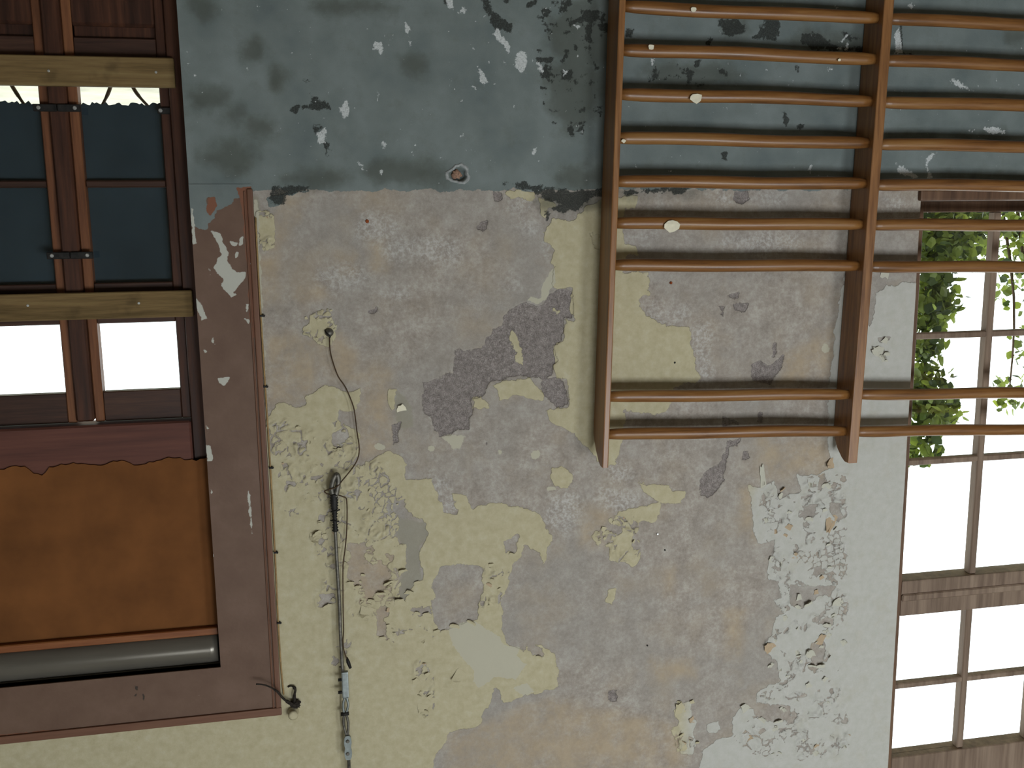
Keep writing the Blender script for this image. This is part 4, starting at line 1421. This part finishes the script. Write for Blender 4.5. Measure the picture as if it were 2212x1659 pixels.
# flakes of whitewash that have come to rest on the rungs
chip_spots = [(1503, 212, 14, 2.4, 'cream whitewash flake stuck on the wall bars, standing tall near grey wall'),
              (1452, 487, 18, 1.2, 'broad whitewash flake lying on the rung in front of the dado edge'),
              (1497, 21, 7, 0.4, 'small round whitewash flake on the rung nearest the picture edge'),
              (1406, 102, 7, 1.0, 'small whitewash flake on a rung close to the first upright'),
              (1812, 130, 4, 0.5, 'tiny white flake on a rung near the second upright'),
              (1347, 305, 5, 0.2, 'tiny white flake on the edge of the first upright')]
for (x, y, s, r, lab) in chip_spots:
    yf = RY - 0.020
    p = px(x, y, yf)
    n = 9
    rr = random.Random(int(x))
    out = [(math.cos(6.283 * k / n + r) * rr.uniform(0.65, 1.1), math.sin(6.283 * k / n + r) * rr.uniform(0.65, 1.1)) for k in range(n)]
    s_ = s * 0.00155
    vs_ = [(p[0] + u * s_ * 1.15, yf - 0.001 - 0.003 * (u * u), p[2] + w * s_ * 0.85) for u, w in out]
    vs_ += [(x_, y_ - 0.0018, z_) for x_, y_, z_ in vs_]
    fs_ = [tuple(range(n)), tuple(range(2 * n - 1, n - 1, -1))] + [(k, (k + 1) % n, n + (k + 1) % n, n + k) for k in range(n)]
    tag(link('whitewash_flake', mesh('whitewash_flake', vs_, fs_), 'white_chip', None, origin=(p[0], yf, p[2])), lab, 'paint flake', 'whitewash flakes on the wall bars')

# ------------------------------------------------------------------ cable, wires and fixings
KY = -0.035


def kp(x, y, Y=KY):
    return Vector(px(x, y, Y))


base = kp(725, 1030)
cab = empty('steel_cable', base)
tag(cab, 'taut steel cable with clamps running along the cream wall', 'cable')
rope = [kp(724, 1140), kp(728, 1220), kp(733, 1302), kp(736, 1380), kp(740, 1450)]
tube('cable_strand', spline(rope), 0.0058, 'steel', cab, 8)
# eye at the lower end with its thimble
eye = [kp(721, 1075), kp(716, 1055), kp(721, 1034), kp(727, 1025), kp(731, 1034), kp(729, 1055), kp(723, 1078)]
tube('cable_eye', spline(eye), 0.0085, 'steel', cab, 8)
# wrapped splice
pts, rad = [], []
for k in range(29):
    t = k / 28
    pts.append(kp(721 + 3.5 * t, 1066 + 82 * t))
    rad.append(0.0105 + (0.0028 if k % 2 else -0.001) + 0.002 * math.sin(t * 7) - 0.003 * t)
tube('wrapped_splice', pts, rad, 'iron', cab, 9)
for (x, y, x2, y2) in ((715, 1106, 734, 1101), (714, 1124, 732, 1126)):
    tube('splice_end', [kp(x, y), kp((x + x2) / 2, (y + y2) / 2, KY - 0.012), kp(x2, y2)], 0.0025, 'iron', cab, 6)
# saddle clamp with two bolts
c0, c1 = kp(742, 1450), kp(748, 1506)
bm = bmesh.new()
add_box(bm, c1.x - 0.010, c0.x + 0.008, KY - 0.010, KY + 0.008, c0.z, c1.z, 0.004, 2)
cl = link('saddle_clamp', bm_mesh('saddle_clamp', bm), 'zinc', cab)
for y in (1467, 1494):
    p = kp(738, y)
    tube('bolt', [(p.x + 0.012, KY - 0.004, p.z), (p.x - 0.014, KY - 0.004, p.z)], 0.0055, 'iron', cl, 8)
# loops of rope meeting at a shackle pin
l1 = [kp(746, 1504), kp(741, 1522), kp(745, 1544), kp(752, 1524), kp(748, 1504)]
l2 = [kp(748, 1588), kp(742, 1562), kp(745, 1538), kp(752, 1560), kp(751, 1588)]
tube('cable_loop', spline(l1), 0.0045, 'zinc', cab, 8)
tube('cable_loop', spline(l2), 0.0045, 'steel', cab, 8)
p = kp(745, 1541)
tube('shackle_pin', [(p.x - 0.014, KY - 0.003, p.z), (p.x + 0.014, KY - 0.003, p.z)], 0.0065, 'iron', cab, 10)
# flat double plate with waist and two bolts
q0, q1 = kp(750.5, 1587), kp(750.5, 1639)
n = 40
vs_, fs_ = [], []
for k in range(n):
    a_ = 2 * math.pi * k / n
    s_, c_ = math.sin(a_), math.cos(a_)
    hx = 0.0135 * (abs(c_) ** 0.5) * (1 if c_ >= 0 else -1)
    hz = (q1.z - q0.z) / 2 * (abs(s_) ** 0.8) * (1 if s_ >= 0 else -1)
    hx *= 0.72 + 0.28 * min(1, abs(hz) / 0.018)
    for yy in (KY - 0.010, KY + 0.002):
        vs_.append((q0.x + hx, yy, (q0.z + q1.z) / 2 + hz))
for k in range(n):
    m_ = (k + 1) % n
    fs_.append((2 * k, 2 * m_, 2 * m_ + 1, 2 * k + 1))
fs_ += [tuple(2 * k for k in range(n))[::-1], tuple(2 * k + 1 for k in range(n))]
pl = link('clamp_plate', mesh('clamp_plate', vs_, fs_), 'zinc', cab)
for y in (1598, 1625):
    p = kp(751, y)
    disc('bolt', (p.x, KY - 0.010, p.z), 0.0062, 0.004, 'steel', pl)
u0 = kp(753, 1636)
u1 = kp(757, 1720)
dirv = (u1 - u0).normalized()
tube('cable_strand', [u0, u1, u0 + dirv * ((5.38 - u0.z) / dirv.z)], 0.0058, 'steel', cab, 8)

wire = empty('thin_wire', kp(712, 722, -0.01))
tag(wire, 'thin slack rusty wire curving from a wall hook to the cable end', 'wire')
wp = [(712, 724, -0.012), (713, 756, -0.02), (720, 785, -0.025), (731, 814, -0.03), (747, 838, -0.03), (762, 874, -0.03), (767, 898, -0.03), (771, 932, -0.03),
      (776, 967, -0.03), (773, 990, -0.03), (762, 1010, -0.03), (741, 1036, -0.034), (728, 1051, -0.045), (712, 1057, -0.045), (701, 1061, -0.04),
      (708, 1067, -0.03), (724, 1068, -0.025), (741, 1073, -0.03), (749, 1083, -0.03), (749, 1143, -0.03), (745, 1190, -0.03), (741, 1222, -0.03),
      (741, 1302, -0.03), (742, 1358, -0.032), (741, 1385, -0.045), (743, 1405, -0.045), (749, 1423, -0.04)]
tube('wire_strand', spline([Vector(px(x, y, Y)) for x, y, Y in wp], 5), 0.0021, 'rust', wire, 6)
tube('wire_connector', [kp(749, 1420), kp(752, 1430), kp(757, 1443)], [0.003, 0.0065, 0.005], 'iron', wire, 8)
# hook it hangs from
hk = kp(711, 718, -0.004)
vs_, fs_ = tube_geo([hk + Vector((0, 0.004, 0)), hk + Vector((0, -0.006, 0)), hk + Vector((0, -0.013, -0.001))], [0.015, 0.013, 0.006], 12)
link('anchor_plate', mesh('anchor_plate', vs_, fs_), 'steel', wire, smooth=True)
tube('anchor_hook', spline([hk + Vector((0.012, -0.004, -0.006)), hk + Vector((0.006, -0.014, 0.004)), hk + Vector((-0.002, -0.014, 0.012)), Vector(px(712, 728, -0.012))]), 0.003, 'iron', wire, 6)

# thin bell wire clipped along the casing
bw = empty('bell_wire', Vector(px(552, 500, -0.006)))
tag(bw, 'thin tan wire clipped beside the brown door casing', 'wire')
bp = [(552, 470), (558, 590), (567, 740), (573, 835), (584, 1010), (594, 1193), (601, 1345), (607, 1440), (613, 1500)]
tube('wire_strand', spline([Vector(px(x, y, -0.006)) for x, y in bp], 4), 0.0028, 'wire_tan', bw, 6)
for x, y in ((565, 682), (572, 835), (584, 1010), (594, 1193), (601, 1345)):
    p = px(x + 1, y, -0.006)
    cp_ = box('wire_clip', p[0] - 0.006, p[0] + 0.006, -0.012, 0.0, p[2] - 0.003, p[2] + 0.003, 'iron', bw, 0.001)
    disc('clip_nail', (p[0] - 0.006, -0.009, p[2]), 0.004, 0.004, 'iron', cp_, 8)

# broken wire stub with porcelain knob at the casing corner
sb = empty('wire_stub', Vector(px(635, 1530, -0.005)))
tag(sb, 'grimy broken wire stub with a pale knob at the casing corner', 'wire stub')
kn = Vector(px(634, 1535, 0.0))
tube('porcelain_knob', [kn + Vector((0, 0.004, 0)), kn + Vector((0, -0.012, 0.001)), kn + Vector((0, -0.02, 0.002)), kn + Vector((0, -0.03, 0.003)), kn + Vector((0, -0.034, 0.003))],
     [0.018, 0.018, 0.013, 0.017, 0.010], 'flake_cream', sb, 14)
tube('wire_strand', spline([Vector(px(x, y, Y)) for x, y, Y in ((640, 1524, -0.02), (626, 1519, -0.03), (612, 1509, -0.035), (600, 1495, -0.04), (585, 1485, -0.04), (568, 1479, -0.042), (553, 1478, -0.042))], 5),
     [0.006] * 8 + [0.004] * 10 + [0.0028] * 13, 'grime', sb, 7)
bm = bmesh.new()
bmesh.ops.create_icosphere(bm, subdivisions=3, radius=1.0)
g0 = Vector(px(637, 1521, -0.014))
rg = random.Random(3)
for v in bm.verts:
    f_ = 1 + 0.35 * math.sin(6 * v.co.x + 4 * v.co.z) * math.cos(5 * v.co.y + 3) + rg.uniform(-0.18, 0.18)
    v.co = g0 + Vector((v.co.x * 0.018 * f_, v.co.y * 0.013 * f_, v.co.z * 0.014 * f_))
link('grime_clump', bm_mesh('grime_clump', bm), 'grime', sb)
tube('wire_end', spline([Vector(px(637, 1518, -0.016)), Vector(px(636, 1502, -0.02)), Vector(px(638, 1489, -0.014)), Vector(px(630, 1482, -0.008)), Vector(px(622, 1484, -0.004))], 4),
     [0.005] * 5 + [0.004] * 4 + [0.006] * 2 + [0.0025] * 6, 'grime', sb, 6)


# ------------------------------------------------------------------ shrubs outside the window
def shrub(name, label, clusters, seed, leaf, stems, mat='leaf'):
    rr = np.random.default_rng(seed)
    base_ = stems[0][0]
    root = empty(name, base_, label=label, cat='shrub')
    for s_ in stems:
        m_ = len(s_)
        tube('stem', spline([Vector(q) for q in s_], 4), [0.014 - 0.010 * k / (4 * (m_ - 1)) for k in range(4 * (m_ - 1) + 1)], 'bark', root, 6)
    vs_, fs_, tint = [], [], []
    for (c_, rad, cnt) in clusters:
        for _ in range(cnt):
            d = rr.normal(size=3)
            d /= np.linalg.norm(d)
            p = Vector(c_) + Vector(d * rr.random() ** 0.4) * rad
            if p.y < WALL_T + 0.08:
                p.y = WALL_T + 0.08 + rr.random() * 0.1
            u = Vector(rr.normal(size=3)).normalized()
            w = u.cross(Vector(rr.normal(size=3))).normalized()
            nrm = u.cross(w)
            L = leaf * rr.uniform(0.6, 1.25)
            W = L * rr.uniform(0.32, 0.5)
            i = len(vs_)
            vs_ += [p, p + u * L * 0.35 + w * W + nrm * L * 0.08, p + u * L * 0.75 + w * W * 0.7, p + u * L, p + u * L * 0.75 - w * W * 0.7, p + u * L * 0.35 - w * W + nrm * L * 0.08,
                    p + u * L * 0.5 - nrm * L * 0.06]
            for k in range(6):
                fs_.append((i + k, i + (k + 1) % 6, i + 6))
            tint += [rr.random()] * 7
    me_ = mesh('foliage', vs_, fs_)
    at = me_.attributes.new('leaf_tint', 'FLOAT', 'POINT')
    at.data.foreach_set('value', np.array(tint, np.float32))
    tag(link('foliage', me_, mat, root), kind='stuff')
    return root


def sp(x, y, Y):
    return tuple(float(v) for v in px(x, y, Y))


g = sp(2030, 480, 0.55)
cl = [(sp(2000, 500, .5), .14, 150), (sp(2045, 520, .55), .15, 170), (sp(2075, 490, .6), .12, 90), (sp(2010, 580, .5), .10, 90), (sp(2000, 660, .5), .10, 110),
      (sp(2030, 650, .55), .09, 70), (sp(1995, 740, .5), .09, 90), (sp(2000, 830, .5), .10, 100), (sp(1995, 900, .5), .11, 120), (sp(2035, 890, .55), .09, 60),
      (sp(1985, 960, .5), .08, 70), (sp(2030, 460, .6), .16, 170), (sp(2100, 455, .7), .14, 120)]
shrub('climbing_shrub', 'dense dark green shrub climbing outside the window edge', [(c_, r_ * 1.12, int(n_ * 1.9)) for c_, r_, n_ in cl], 5, 0.046,
      [[(g[0], .6, -0.15), (g[0] - .03, .58, .6), (g[0] + .04, .56, 1.2), sp(2000, 660, .52), sp(1998, 830, .5), sp(1990, 950, .5)],
       [(g[0], .6, -0.15), (g[0] - .1, .65, .7), sp(2060, 480, .62), sp(2050, 540, .58)]])
g2 = sp(2200, 480, 1.5)
cl2 = [(sp(2200, 500, 1.5), .22, 170), (sp(2230, 600, 1.6), .22, 120), (sp(2180, 850, 1.6), .12, 40), (sp(2120, 450, 1.5), .2, 130), (sp(2280, 760, 1.7), .25, 120)]
shrub('loose_shrub', 'loose light green shrub farther out behind the window bars', [(c_, r_, int(n_ * 1.5)) for c_, r_, n_ in cl2], 15, 0.05,
      [[(g2[0], 1.55, -0.15), (g2[0] + .05, 1.55, .9), sp(2205, 520, 1.5), sp(2235, 620, 1.6), sp(2270, 760, 1.7)],
       [(g2[0], 1.55, -0.15), (g2[0] + .15, 1.55, 1.0), sp(2190, 640, 1.55), sp(2180, 850, 1.6)]])
